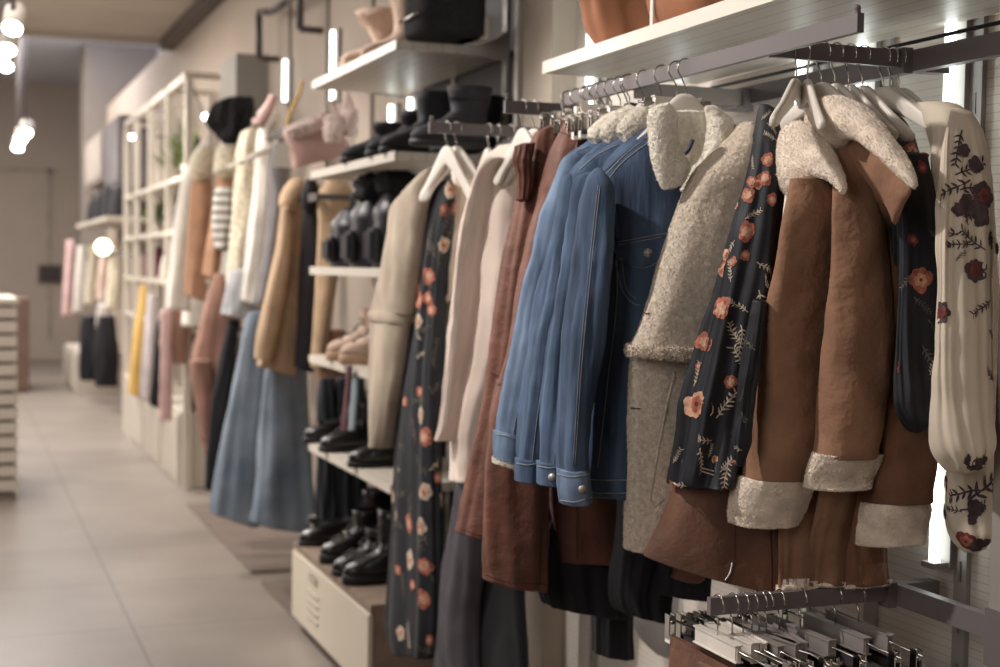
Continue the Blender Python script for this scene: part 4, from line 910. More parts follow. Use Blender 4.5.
# ---- lower arm clip hangers and what they carry
lx = [718.5, 733, 744, 752.6, 760, 767, 780, 801, 836, 859]
mt_ = [PLAST, PLAST, PLAST]+[PLASTG]*7
lbs = ['white clip hanger at the very end of the lower arm, over brown leather', 'second white clip hanger on the lower arm', 'third white clip hanger on the lower arm', 'first grey clip hanger after the white ones on the lower arm', 'second grey clip hanger on the lower arm, turned askew', 'third grey clip hanger on the lower arm', 'fourth grey clip hanger on the lower arm', 'fifth grey clip hanger, widest gap before the wall side pair', 'second grey clip hanger from the wall on the lower arm', 'grey clip hanger nearest the wall on the lower arm']
ANG = [0, .03, -.05, .0, .22, .1, -.12, .02, .0, -.03]
for i, x in enumerate(lx):
    X = at(x, 598, Y=2.2).x; d = V((sin(ANG[i]), -cos(ANG[i]), 0))
    clip_hanger((X, 2.2, .952), d, lbs[i], mt_[i], .075 if i < 3 else .1, .2, padm=TAGW if i in (0, 3, 8) else BLKP, group='clip hangers on the lower arm')
    dk = i > 0
    c = V((X, 2.2, .952-.125)); mb = MB(); rg = []
    for z, h, b, f in ((.0, .172, .008, .0), (-.015, .174, .009, .001), (-.05, .18, .011, .002), (-.2, .2, .012, .004), (-.42, .21, .013, .005), (-.55, .21, .013, .005)):
        rg.append([c+d*(h*cos(a))+V((0, 0, z))+d.cross(V((0, 0, 1)))*(b*sin(a)+f*sin(5*a+i)) for a in [2*pi*j/48 for j in range(48)]])
    mb.rings(rg, 0, True, True)
    t = thing('clipped_skirt' if i == 0 else 'clipped_trousers', ['cognac leather skirt clipped at the end of the lower arm', 'black trousers on the second white clip hanger', 'dark wine trousers on the third white clip hanger'][i] if i < 3 else 'dark trousers clipped to '+['the first grey hanger', 'the askew grey hanger', 'the third grey hanger', 'the fourth grey hanger', 'the fifth grey hanger', 'the second grey hanger from the wall', 'the grey hanger nearest the wall'][i-3]+' of the lower arm', 'skirt' if i == 0 else 'trousers', c-V((0, 0, .55)), 'clipped garments on the lower arm')
    mb.build('cloth', LEATHER2 if i == 0 else (mat('wine_cloth', (58, 34, 40), .8) if i in (2, 8) else BLACKF), t)
    mb = MB(); mb.rings([[q_+V((0, 0, .012)) for q_ in rg[0]], [c+(q_-c)*1.03+V((0, 0, -.0)) for q_ in rg[0]], [c+(q_-c)*1.03+V((0, 0, -.02)) for q_ in rg[1]]], 0, False, False); mb.build('waistband', LEATHER2 if i == 0 else CHAR, t)

# ---- rust bags on the near shelf
RUSTB = mat('rust_suede', (158, 100, 66), .85, var=.12, vs=8, bump=.2, sheen=.2)
p = ('X', 1.5); ZS = 2.053
t = garment('suede_bag', 'rust suede slouchy bag at the left end of the near shelf', 'bag', p, 620, zy(p, 620, ZS), 'rust suede bags')
mb = MB(); loft(mb, [(598, -90, 640, -98, .03, .002), (590, -50, 648, -58, .06, .006), (587, -10, 652, -18, .085, .008), (592, 15, 654, 8, .09, .007), (602, zy(p, 602, ZS+.05), 652, zy(p, 652, ZS+.05), .09, .004), (610, zy(p, 610, ZS+.005), 648, zy(p, 648, ZS+.005), .07, .001)], p, M=10, N=96, waves=4, seed=200, wr=.03, ws=7, hem='close'); mb.build('bag_body', RUSTB, t)
mb = MB(); a_ = on(p, 606, -80); b_ = on(p, 634, -86); mb.tube(crv([tuple(a_), tuple((a_+b_)/2+V((0, 0, .14))), tuple(b_)], 8), .007, 8); mb.build('handle', RUSTB, t)
t = garment('suede_bag', 'rust suede bag lying right of the slouchy one on the near shelf', 'bag', p, 690, zy(p, 690, ZS), 'rust suede bags')
mb = MB(); loft(mb, [(664, -90, 712, -104, .03, .002), (656, -50, 728, -70, .06, .005), (651, -15, 742, -42, .09, .006), (652, zy(p, 652, ZS+.06), 748, zy(p, 748, ZS+.06), .1, .005), (660, zy(p, 660, ZS+.005), 740, zy(p, 740, ZS+.005), .08, .001)], ('X', 1.5), M=10, N=96, waves=3, seed=203, wr=.014, ws=7, hem='close'); mb.build('bag_body', RUSTB, t)
mb = MB(); a_ = on(('X', 1.44), 670, -80); b_ = on(('X', 1.44), 702, -92); mb.tube(crv([tuple(a_), tuple((a_+b_)/2+V((0, 0, .14))), tuple(b_)], 8), .007, 8); mb.build('handle', RUSTB, t)
a_ = at(652, 20, X=1.40); tag(MB().box((a_.x-.002, a_.y-.006, 2.053), (a_.x+.002, a_.y+.006, 2.34)).build('price_strip', TAGW), 'narrow white strip standing between the two rust bags', 'tag')

# ================================================================== shoe bay
SX = 1.385
SH = [(2.305, 'top shoe shelf carrying slouchy tan boots and a black bag'), (1.932, 'second shoe shelf carrying black velvet boots'), (1.536, 'third shoe shelf carrying black quilted bags'), (1.168, 'fourth shoe shelf carrying chunky tan boots'), (.797, 'fifth shoe shelf carrying shiny black shoes')]
for i, (z, lb) in enumerate(SH): shelf(lb, SX, 4.56, 5.76, z, .03, i in (0, 1))
t = thing('locker_cabinet', 'low cream metal locker bench with slotted vents, black boots standing on top', 'cabinet', (1.58, 5.2, 0))
cx0, y0, y1, zt = 1.335, 4.62, 5.82, .372
mb = MB(); mb.rbox((cx0, y0, zt-.03), (WX-.025, y1, zt), .003); mb.build('cabinet_top', CABT, t)
mb = MB(); mb.box((cx0+.015, y0+.003, .05), (WX-.025, y1-.003, zt-.03)); mb.build('carcass', CABT, t)
mb = MB(); mb.rbox((cx0-.006, y0+.008, .055), (cx0+.014, y1-.008, zt-.034), .005); d_ = mb.build('door', CABW, t)
mb = MB()
for k in range(5):
    z = .29-.034*k if k else .3
    if k == 0: mb.rbox((cx0-.012, 5.36, .275), (cx0-.004, 5.50, .305), .004); continue
    mb.rbox((cx0-.012, 5.34, z-.035), (cx0-.004, 5.52, z-.022), .003)
mb.build('vent', mat('vent_cream', (186, 174, 156), .5), d_)
for yy in (y0+.1, y1-.1): MB().tube([(cx0+.06, yy, 0), (cx0+.06, yy, .05)], .02, 10).build('foot', DRAIL, t)

def boot(loc, ang, H, mt, sole, label, s=1.0, laces=False, strap=None, slouch=0, group=None, chunky=False, seed=0, pin=0, w=1.0, open_=True):
    t = thing('boot' if H > .12 else 'shoe', label, 'boot' if H > .12 else 'shoe', loc, group); loc = V(loc)
    u = V((cos(ang), sin(ang), 0)); v_ = V((-sin(ang), cos(ang), 0)); sh = .035 if chunky else .02
    def rg(z, cu, a, b, n=32):
        o = []
        for j in range(n):
            th = 2*pi*j/n; x = cos(th); y = sin(th)
            bb = b*(1+.12*x-(.18 if (x < .2 and a > .1) else 0)*(.2-x)*.6)
            k = 1+(slouch*noise.noise(V((x*2, y*2, z*16+seed))) if slouch else 0)
            o.append(loc+u*((cu+a*math.copysign(abs(x)**.85, x)*k)*s)+v_*(bb*w*y*s*k)+V((0, 0, z*s)))
        return o
    MB().rings([rg(0, 0, .138, .046), rg(.004, 0, .142, .05), rg(sh, 0, .142, .05), rg(sh+.003, 0, .138, .046)], 0, True, True).build('sole', sole, t)
    sl = [(sh, 0, .136, .045), (sh+.02, 0, .138, .047), (sh+.038, -.008, .128, .045), (sh+.055, -.03, .103, .043), (sh+.075, -.052, .077, .04), (sh+.1, -.068, .062, .04)]
    if H > .13:
        n = max(3, int((H-sh-.1)/.035)); 
        for k in range(1, n+1):
            q = k/n; sl.append((sh+.1+(H-sh-.1)*q, -.07, .06+.012*q+pin*q, .044+.01*q+pin*q))
        r_ = [rg(*q) for q in sl]; q = sl[-1]
        r_ += [rg(q[0]+.002, q[1], q[2]*.94, q[3]*.92), rg(q[0]-.05, q[1], q[2]*.88, q[3]*.85)]
    else:
        q = sl[-1]; sl = sl[:-1]; r_ = [rg(*q) for q in sl]; q = sl[-1]; r_ += [rg(q[0]-.003, q[1]-.01, q[2]*.75, q[3]*.75), rg(q[0]-.03, q[1]-.01, q[2]*.7, q[3]*.7)]
    MB().rings(r_, 0, True, True).build('upper', mt, t)
    if laces:
        mb = MB(); k = 0; zg = []; z = sh+.05
        while z < min(H-.02, .22):
            q = z-sh; cu = -.0 if q < .06 else -.07; uu = (.085-(q-.05)*1.6) if q < .095 else -.005+.008*(q-.1)/.1
            c = loc+u*(uu*s+.004)+V((0, 0, z*s)); sg = 1 if k % 2 else -1; k += 1; zg += [c-v_*.02*s*sg-u*.004, c+V((0, 0, .003)), c+v_*.02*s*sg-u*.004]; z += .02
        mb.tube(zg, .0028*s, 6); mb.build('laces', BLKP, t)
    if strap:
        z, mm = strap; zz = [q for q in sl if q[0] >= z-.001] or [sl[-1]]; q = zz[0]
        r2 = [rg(q[0]-.009, q[1], q[2]+.003, q[3]+.003), rg(q[0]+.009, q[1], q[2]+.003, q[3]+.003)]
        st = MB().rings(r2, 0).build('strap', BLEATH if mm is CHROME else mm, t)
        c = loc+u*((q[1]+q[2])*s+.005)+V((0, 0, q[0]*s)); mb = MB(); mb.obox(c, u*.003, v_*.016*s, V((0, 0, .012*s))); mb.ball(c-v_*.03*s-u*.008, .008*s); mb.build('buckle', CHROME, st)
    return t
def P_(x, X, z): # spot on a shelf at height z and depth X seen near column x
    lo, hi = .5, 40.
    for _ in range(50):
        md = (lo+hi)/2
        if pr((X, md, z))[0] > x: lo = md
        else: hi = md
    return V((X, lo, z))
# on the locker bench
Z0 = zt
for x, X, H, kw, lb in ((330, 1.47, .11, dict(strap=(.07, CHROME)), 'shiny black buckled shoe leftmost on the locker bench'), (337, 1.60, .11, dict(), 'black shoe behind the leftmost one on the locker bench'),
                        (353, 1.47, .2, dict(laces=True, strap=(.10, CHROME), chunky=True), 'black laced boot with shiny eyelets in the middle of the locker bench'), (362, 1.61, .22, dict(laces=True, chunky=True), 'black boot behind the middle laced boot on the locker bench'),
                        (366, 1.46, .17, dict(laces=True), 'black ankle boot left of the tallest boot on the locker bench'), (378, 1.46, .27, dict(laces=True, chunky=True), 'tallest black laced boot at the right end of the locker bench'), (396, 1.6, .26, dict(chunky=True), 'black boot behind the tallest one on the locker bench')):
    boot(P_(x, X, Z0), pi+.12 if X < 1.55 else pi+.05, H, BLEATH, BLKP, lb, group='black boots on the locker bench', **kw)
Z0 = .7975
for x, X, H, kw, lb in ((335, 1.5, .11, dict(strap=(.06, CHROME)), 'shiny black shoe leftmost on the fifth shoe shelf'), (352, 1.49, .2, dict(laces=True), 'black ankle boot on the fifth shoe shelf left of the suede coat'), (367, 1.62, .22, dict(), 'black boot standing further back on the fifth shoe shelf'), (383, 1.49, .12, dict(), 'black shoe under the stone suede coat on the fifth shelf')):
    boot(P_(x, X, Z0), pi+.1, H, BLEATH, BLKP, lb, group='black shoes on the fifth shelf', **kw)
Z0 = 1.1685
for x, X, lb in ((360, 1.50, 'chunky tan ankle boot on the fourth shelf'), (374, 1.50, 'second tan ankle boot half behind the suede coat on the fourth shelf')):
    boot(P_(x, X, Z0), pi+.1, .2, TANB, mat('tan_sole', (196, 158, 128), .8), lb, laces=True, chunky=True, group='tan boots on the fourth shelf')
Z0 = 1.9325
for x, X, H, lb in ((375, 1.5, .16, 'black velvet boot leftmost on the second shelf'), (386, 1.62, .15, 'small black velvet boot behind the leftmost one'), (402, 1.5, .17, 'black velvet boot in the middle of the second shelf'), (417, 1.5, .22, 'tall black velvet boot on the second shelf'), (432, 1.65, .2, 'black velvet boot behind the tall one'), (450, 1.5, .2, 'tall black boot at the right end of the second shelf'), (466, 1.66, .21, 'black boot at the back right corner of the second shelf')):
    boot(P_(x, X, Z0), pi+.1, H, VELV, BLKP, lb, pin=.006, group='black velvet boots on the second shelf')
Z0 = 2.3055
boot(P_(372, 1.52, Z0), pi+.3, .235, TANB, TANB, 'slouchy tan boot at the left end of the top shelf', slouch=.2, pin=.055, seed=3, group='slouchy tan boots')
boot(P_(394, 1.54, Z0), pi+.3, .38, TANB, TANB, 'taller slouchy tan boot beside the black bag on the top shelf', slouch=.2, pin=.02, seed=8, group='slouchy tan boots')
t = thing('leather_bag', 'black bag with a steel trim bar on the top shelf', 'bag', P_(444, 1.52, Z0))
c = P_(444, 1.52, Z0); mb = MB(); rg = []
for z, a, b in ((0, .13, .11), (.01, .14, .12), (.12, .15, .12), (.26, .14, .1), (.36, .12, .06)):
    rg.append([c+V((math.copysign(abs(cos(q))**.6, cos(q))*b, math.copysign(abs(sin(q))**.6, sin(q))*a, z)) for q in [2*pi*j/32 for j in range(32)]])
mb.rings(rg, 0, True, True); mb.build('bag_body', FURB, t)
MB().tube([c+V((-.125, -.1, .06)), c+V((-.13, 0, .055)), c+V((-.125, .1, .06))], .006, 8).build('trim_bar', CHROME, t)
MB().tube([c+V((-.13, 0, .06)), c+V((-.128, 0, .3))], .004, 6).build('chain', CHROME, t)
c = P_(471, 1.62, Z0); mb = MB(); mb.rbox(c+V((-.045, -.06, 0)), c+V((.045, .06, .075)), .006)
tag(mb.build('white_box', WHITEP), 'small white box at the right end of the top shoe shelf', 'box')
# quilted black bags on the third shelf
for i, (x, X, h, lb) in enumerate(((352, 1.5, .24, 'black quilted backpack on the third shelf'), (372, 1.5, .28, 'second black quilted backpack with furry top on the third shelf'), (395, 1.55, .3, 'black furry bag hidden behind the suede coat'))):
    c = P_(x, X, 1.5365); t = thing('quilted_backpack', lb, 'bag', c, 'black quilted backpacks')
    mb = MB(); rg = []
    for k in range(15):
        z = h*k/14; q_ = 1+.05*abs(sin(k*1.57)); a = .1*q_*(1-.55*max(0, k-10)/4); b = .085*q_*(1-.55*max(0, k-10)/4)
        rg.append([c+V((cos(q)*b, sin(q)*a, z)) for q in [2*pi*j/24 for j in range(24)]])
    mb.rings(rg, 0, True, True); mb.build('bag_body', PUFF, t)
    mb = MB(); mb.rbox(c+V((-.115, -.06, .02)), c+V((-.07, .06, h*.5)), .015); mb.build('pocket', PUFF, t)
    if i: mb = MB(); mb.ball(c+V((0, 0, h+.02)), .075, 0, (1, 1.1, .8), 20, 12, .5, i); mb.build('fur_flap', FURB, t)
    else: mb = MB(); mb.tube(crv([tuple(c+V((0, -.03, h-.01))), tuple(c+V((0, 0, h+.05))), tuple(c+V((0, .03, h-.01)))], 6), .007, 8); mb.build('handle', BLKP, t)
# dark trousers hanging in the lower dark part
for i, (x0, x1) in enumerate(((318, 336), (334, 350), (348, 366))):
    garm('dark_trousers', ['dark trousers under the fourth shelf, leftmost pair', 'dark trousers under the fourth shelf, middle pair', 'dark trousers under the fourth shelf, right pair'][i], 'trousers', [('leg', ('Y', 5.95), [K(378, x0+2, x1-2, .03, .003), K(420, x0, x1, .04, .008), K(480, x0, x1, .04, .01), K(520, x0, x1, .04, .01)], None)], mat('dark_teal_cloth', (40, 44, 52), .85), 'dark trousers in the shoe bay', seed=210+i)
garm('maroon_strap', 'maroon strap dangling from the fourth shoe shelf', 'strap', [('cloth', ('X', 1.36), [K(366, 346, 352, .006), K(395, 344, 350, .006), K(430, 341, 347, .006)], None)], MAROON, seed=215, N=16)
garm('pale_strap', 'pale blue ribbon hanging below the fourth shoe shelf', 'ribbon', [('cloth', ('X', 1.40), [K(376, 350, 359, .006), K(410, 349, 357, .006), K(430, 348, 355, .006)], None)], mat('ribbon_blue', (134, 150, 158), .8), seed=216, N=16)
upright(4.6, 'dark slotted upright at the right edge of the shoe bay', 0, 2.8, WX-.02, STEEL)
upright(5.14, 'slotted upright in the middle of the shoe bay', 0, 2.8, WX-.02, STEEL)

# ================================================================== hanging bay beyond the shoes
def mrail(label, a, b, h=.035):
    t = thing('hanging_rail', label, 'rail', V(a)); mb = MB(); bar(mb, a, b, .013, h); mb.build('rail_bar', RAIL, t)
    for q in (a, b):
        mb = MB(); mb.box((q[0], q[1]-.012, q[2]-.03), (WX-.001, q[1]+.012, q[2]-.005)); mb.build('bracket', RAIL, t)
    return t
mrail('grey bar carrying the pale coats and fur collar coats in the middle bay', (1.5, 6.75, 2.22), (1.5, 8.9, 2.22))
mrail('short grey bar carrying the camel hooded coat and dark puffer', (1.47, 6.0, 1.86), (1.47, 6.6, 1.86))
mrail('low grey bar carrying the flared jeans and rose brown overalls', (1.5, 6.1, 1.16), (1.5, 8.6, 1.16))
OA = dict(N=56, M=8)
def g1(name, label, cat, y, keys, m_, group=None, extra=(), **kw):
    parts = [('body', ('Y', y), keys, None)]+[(a, ('Y', b), c, d) for a, b, c, d in extra]
    q = dict(OA); q.update(kw); return garm(name, label, cat, parts, m_, group, **q)
g1('hooded_coat', 'camel hooded coat with sleeve forward, left of the black puffer jacket', 'coat', 6.4, [(292, 182, 303, 180, .03, 0), (285, 205, 304, 203, .05, .002), K(250, 278, 303, .06, .004), K(300, 268, 302, .07, .006), K(345, 262, 298, .07, .006), (256, 365, 294, 376, .07, .005)], CAMEL, None,
   [('hood', 6.36, [(290, 180, 300, 178, .04, 0), (282, 190, 303, 186, .07, 0), (279, 203, 300, 200, .07, 0), (284, 212, 296, 210, .04, 0)], None), ('sleeve', 6.3, [(281, 208, 290, 208, .04, 0), K(245, 276, 291, .05, .003), K(290, 267, 286, .05, .003), (257, 335, 277, 337, .045, .002), (255, 358, 272, 362, .045, .001)], None)], seed=300)
g1('puffer_jacket', 'black puffer jacket with furry collar between two camel coats', 'jacket', 6.25, [(305, 195, 316, 194, .03, 0), K(215, 301, 320, .05, .002), K(260, 301, 319, .06, .004), K(320, 297, 317, .06, .004), (294, 366, 313, 373, .055, .002)], PUFF, None, [('fur_collar', 6.2, [K(180, 306, 315, .04), K(190, 302, 319, .06), K(204, 301, 318, .06), K(212, 305, 315, .03)], FURB)], seed=304)
g1('wool_coat', 'camel coat with turned collar right of the black puffer jacket', 'coat', 6.1, [(322, 186, 346, 182, .03, 0), (318, 198, 350, 195, .04, .002), K(230, 318, 345, .05, .004), K(300, 315, 334, .05, .004), (310, 366, 324, 372, .045, .003)], CAMEL, None, [('collar', 6.05, [K(178, 326, 345, .04), K(190, 322, 351, .06), K(204, 328, 350, .05), K(212, 336, 346, .02)], None)], seed=308)
g1('flared_jeans', 'light blue flared jeans, left pair with a ripped knee', 'jeans', 6.9, [K(312, 249, 266, .03, .001), K(325, 244, 268, .05, .003), K(360, 237, 268, .06, .006), K(400, 229, 266, .07, .01), K(450, 221, 262, .08, .014), K(490, 214, 260, .085, .016), (211, 512, 259, 528, .085, .016)], mat('jeans_pale', (134, 146, 160), .85, c2=(104, 120, 138), vs=5), 'light flared jeans', seed=312, waves=4)
g1('flared_jeans', 'light blue flared jeans, right pair below the camel hooded coat', 'jeans', 6.5, [K(345, 272, 306, .05, .003), K(380, 264, 306, .06, .006), K(430, 260, 308, .07, .01), K(480, 256, 313, .08, .014), (251, 522, 317, 534, .085, .016)], MATS['jeans_pale'], 'light flared jeans', seed=315, waves=4)
g1('overalls', 'rose brown overalls hanging left of the jeans', 'trousers', 7.6, [K(274, 215, 225, .03), K(295, 208, 228, .05, .004), K(325, 199, 236, .06, .006), K(362, 191, 236, .07, .008), K(400, 195, 232, .07, .008), K(435, 200, 230, .06, .006), (204, 455, 224, 459, .055, .005)], MAUVE, None, [('leg', 7.5, [K(360, 190, 210, .05, .004), K(400, 194, 213, .05, .004), K(440, 201, 214, .05, .003)], None)], seed=318)
g1('dark_trousers', 'dark trousers hanging between the overalls and the jeans', 'trousers', 7.3, [K(320, 228, 240, .03, .002), K(400, 212, 232, .05, .006), (204, 488, 226, 496, .05, .006)], BLACKF, seed=320)
g1('wool_coat', 'white long coat, leftmost of the pale coats by the white tower', 'coat', 8.6, [(202, 141, 212, 140, .03, 0), (191, 158, 210, 155, .05, .002), K(195, 178, 198, .07, .004), K(252, 171, 194, .08, .006), (166, 308, 190, 312, .08, .006)], WHITEW, seed=323)
FH = 'camel coats with cream fleece collars'
for i, (y, ks, fk, lb) in enumerate(((8.25, [(193, 165, 210, 165, .04, .001), K(200, 190, 211, .07, .004), K(250, 187, 209, .07, .005), (184, 295, 205, 301, .07, .005)], [K(148, 198, 212, .05), K(160, 190, 214, .07), K(172, 190, 212, .07), K(180, 196, 208, .03)], 'camel coat with cream fleece collar right of the white long coat'),
                                  (7.95, [(216, 165, 236, 163, .04, .001), K(200, 214, 232, .06, .004), K(240, 207, 224, .06, .005), (202, 274, 218, 282, .06, .005)], [K(146, 218, 236, .05), K(158, 214, 240, .07), K(170, 214, 236, .07), K(178, 222, 232, .03)], 'camel coat with cream fleece collar behind the striped sweater'))):
    g1('wool_coat', lb, 'coat', y, ks, CAMEL2, FH, [('collar', y-.05, fk, FURW)], seed=326+i*4)
STR = stripes('striped_knit', (214, 208, 200), None, .05)
g1('striped_sweater', 'white and grey striped sweater among the camel and cream coats', 'sweater', 7.85, [(216, 188, 232, 186, .03, 0), K(198, 213, 234, .05, .002), K(225, 212, 233, .06, .004), (214, 249, 229, 252, .06, .004)], STR, seed=335)
g1('fur_coat', 'long cream fur coat left of the white hooded coat', 'coat', 7.5, [(241, 132, 256, 126, .04, 0), K(150, 237, 259, .07, .002), K(200, 233, 256, .08, .004), K(250, 229, 250, .08, .005), (225, 284, 245, 288, .08, .004)], FURW, seed=338, wr=.012, ws=18)
g1('hooded_coat', 'white hooded coat over a grey hem, right of the cream fur coat', 'coat', 7.25, [(258, 126, 276, 122, .04, 0), K(145, 256, 280, .06, .002), K(200, 252, 274, .07, .005), K(255, 246, 268, .07, .006), (240, 300, 262, 308, .07, .005)], WHITEW, None, [('hood', 7.15, [K(106, 262, 274, .05), K(114, 257, 279, .08), K(126, 258, 279, .08), K(138, 264, 272, .04)], None), ('grey_hem', 7.3, [K(270, 230, 262, .06, .004), K(295, 224, 258, .07, .006), (222, 314, 250, 320, .07, .006)], GREYK)], seed=341)
g1('wool_coat', 'grey coat right of the white hooded coat', 'coat', 7.0, [(274, 140, 284, 138, .03, 0), K(160, 270, 288, .05, .002), K(220, 267, 284, .06, .004), (256, 302, 273, 308, .06, .005)], GREYD, seed=345)
t = thing('fur_coat', 'black fluffy fur coat high above the camel coats', 'coat', on(('Y', 8.1), 230, 140))
mb = MB()
for k, (x, y, r) in enumerate(((220, 112, .07), (231, 106, .075), (243, 104, .07), (219, 128, .065), (232, 124, .08), (245, 120, .07), (226, 138, .06), (238, 137, .06))): 
    pass
loft(mb, [K(97, 226, 248, .05), K(106, 214, 252, .1, .01), K(122, 210, 251, .12, .012), K(136, 216, 243, .1, .01), K(144, 224, 236, .05)], ('Y', 8.1), M=10, N=110, waves=9, seed=348, wr=.03, ws=14, pile=.012, ps=40, hem='close'); mb.build('body', FURB, t)
for i, (x, y, w_) in enumerate(((231, 94, 7.95), (207, 138, 8.6), (247, 122, 7.5), (267, 104, 7.2), (279, 136, 7.0), (222, 145, 7.85))):
    c = V((1.5, w_, 2.22)); hanger(c, (1, 0, 0), ['pale hanger above the black fur coat', 'pale hanger above the white long coat', 'pale hanger above the long cream fur coat', 'pale hanger above the white hooded coat', 'pale hanger above the grey coat', 'pale hanger above the striped sweater'][i], w=.16, group='pale hangers in the middle bay')
# bags hanging and standing near the shoe shelf end
p = ('Y', 6.2)
t = garment('handbag', 'dusty pink handbag with gold chain hanging left of the second shoe shelf', 'bag', p, 315, 168)
mb = MB(); loft(mb, [(284, 136, 336, 116, .04, 0), (286, 142, 340, 122, .07, 0), (291, 156, 345, 140, .08, .001), (293, 168, 349, 154, .07, 0)], p, M=10, N=64, seed=350, hem='close', sq=.6, comp=False); mb.build('bag_body', PINKB, t)
mb = MB(); loft(mb, [(283, 128, 325, 112, .05, 0), (284, 134, 328, 118, .08, 0), (290, 140, 330, 128, .06, 0)], ('Y', 6.17), M=8, N=90, seed=351, pile=.012, ps=60, hem='close', wr=.01, ws=25); mb.build('fur_flap', mat('fur_blush', (222, 198, 190), .95), t)
mb = MB(); ch = [at(x, y, Y=6.2) for x, y in ((302, 82), (299, 95), (293, 106), (288, 120), (286, 134))]
cp = crv([tuple(v) for v in ch], 6)
for k, q in enumerate(cp): mb.ball(q, .011, 0, (1, .6, .8) if k % 2 else (.6, 1, .8), 8, 6)
mb.build('chain', GOLD, t)
tag(MB().prism([(-.035, -.055), (.035, -.055), (.035, .04), (.02, .055), (-.02, .055), (-.035, .04)], at(282, 155, Y=6.1), (1, 0, 0), (0, 0, 1), (0, .003, 0)).build('swing_tag', TAGW), 'square white swing tag hanging beside the dusty pink handbag', 'tag')
for i, (x, y, lb) in enumerate(((334, 128, 'blush fluffy bag left of the black velvet boots'), (349, 122, 'second blush fluffy bag next to the black velvet boots'))):
    t = garment('fluffy_bag', lb, 'bag', ('Y', 6.0), x, y+18, 'blush fluffy bags')
    mb = MB(); loft(mb, [K(y-14, x-6, x+6, .03), K(y-8, x-10, x+10, .06), K(y+4, x-11, x+10, .06), K(y+14, x-7, x+8, .03)], ('Y', 6.0), M=8, N=70, seed=353+i, pile=.008, ps=60, hem='close', wr=.01, ws=25); mb.build('bag_body', mat('fur_blush', (222, 198, 190), .95), t)
    MB().tube([at(x-3, y-12, Y=6.0), at(x-1, y-30, Y=6.0), at(x+4, y-12, Y=6.0)], .008, 6).build('strap', PINKB, t)
g1('pink_jacket', 'dusty pink sleeve sloping down at the bar end above the white hooded coat', 'jacket', 6.95, [(270, 94, 278, 98, .03, 0), (262, 108, 273, 112, .05, .002), (252, 124, 264, 128, .04, .002)], PINKB, seed=356)
g1('brown_skirt', 'brown hem below the camel coats in front of the shoe shelves', 'skirt', 6.15, [K(330, 316, 346, .03, .002), K(380, 318, 346, .04, .004), K(410, 320, 340, .04, .004)], CAMEL2, seed=357)
# black pipe frames high on the wall
for i, (pts, lb) in enumerate((([(259, 58), (259, 12), (272, 12), (288, 0), (310, -14)], 'black bent pipe frame high on the wall, left one'), ([(300, 29), (300, -30), (320, -40)], 'black vertical pipe high on the wall, right one'))):
    q = [at(x, y, X=1.7) for x, y in pts]; mb = MB()
    for a, b in zip(q, q[1:]): mb.tube([a, b], .02, 8)
    mb.tube([q[0], V((WX, q[0].y, q[0].z))], .018, 8)
    tag(mb.build('pipe_frame', mat('pipe_dark', (72, 64, 66), .5)), lb, 'frame')

# ================================================================== white shelf tower
t = thing('shelf_tower', 'tall white open shelf tower with crossbars along the wall', 'shelf', (1.6, 11.3, 0)); TX = 1.44
ys = [9.62, 10.55, 11.55, 12.55, 13.3]
for y in ys:
    for x in (TX, WX-.07): mb = MB(); mb.box((x, y-.03, 0), (x+.05, y+.03, 2.83)); mb.build('post', WHITEP, t)
    mb = MB(); mb.box((TX, y-.02, 2.79), (WX-.02, y+.02, 2.83)); mb.build('side_rail', WHITEP, t)
mb = MB(); mb.tube([(TX+.02, ys[0], 2.8), (WX-.06, ys[0], 2.05)], .012, 6); mb.build('brace', WHITEP, t)
mb = MB(); mb.tube([(WX-.06, ys[0], 2.8), (TX+.02, ys[0], 2.05)], .012, 6); mb.build('brace', WHITEP, t)
mb = MB(); mb.box((TX, ys[0], 2.78), (TX+.04, ys[-1], 2.83)); mb.build('top_rail', WHITEP, t)
for z in (2.15, 1.78, 1.42, 1.1):
    mb = MB(); mb.box((TX+.002, ys[0]+.03, z-.035), (WX-.02, ys[-1], z)); mb.build('shelf_board', WHITEP, t)
mb = MB(); mb.box((TX-.01, ys[0]+.1, 0), (WX-.02, ys[-1]-.02, .52)); mb.build('base_cupboard', WHITEP, t)
for k in range(3):
    mb = MB(); mb.box((TX-.022, ys[k]+.13, .04), (TX-.011, ys[k+1]-.03 if k else ys[1]-.03, .49)); mb.build('cupboard_door', WHITEP, t)
def plant(loc, r, label):
    t = thing('potted_plant', label, 'plant', loc, 'green plants on the white tower'); loc = V(loc)
    MB().rings([[loc+V((rr*cos(a), rr*sin(a), z)) for a in [2*pi*j/16 for j in range(16)]] for z, rr in ((0, .05), (.1, .065), (.1, .055), (.08, .05))], 0, True, True).build('pot', WHITEP, t)
    mb = MB(); rd = random.Random(int(r*1000)+int(loc.y*10))
    for k in range(70):
        a = rd.uniform(0, 6.28); e = rd.uniform(.1, 1.4); d = V((cos(a)*cos(e), sin(a)*cos(e), sin(e))); b = loc+V((0, 0, .09)); q = b+d*r*rd.uniform(.5, 1)
        s_ = d.cross(V((0, 0, 1))).normalized()*.02; mb.add([b+(q-b)*.3, (b+q)/2+s_, q, (b+q)/2-s_], [(0, 1, 2, 3)])
    mb.build('foliage', GREEN, t)
plant((1.56, 10.2, 2.15), .34, 'bushy green plant on the upper shelf of the white tower')
plant((1.56, 11.0, 2.15), .3, 'green plant second along the upper shelf of the white tower')
plant((1.56, 12.0, 1.78), .28, 'green plant on the second shelf of the white tower')
plant((1.58, 10.0, 1.42), .16, 'small green plant low on the white tower beside the post')
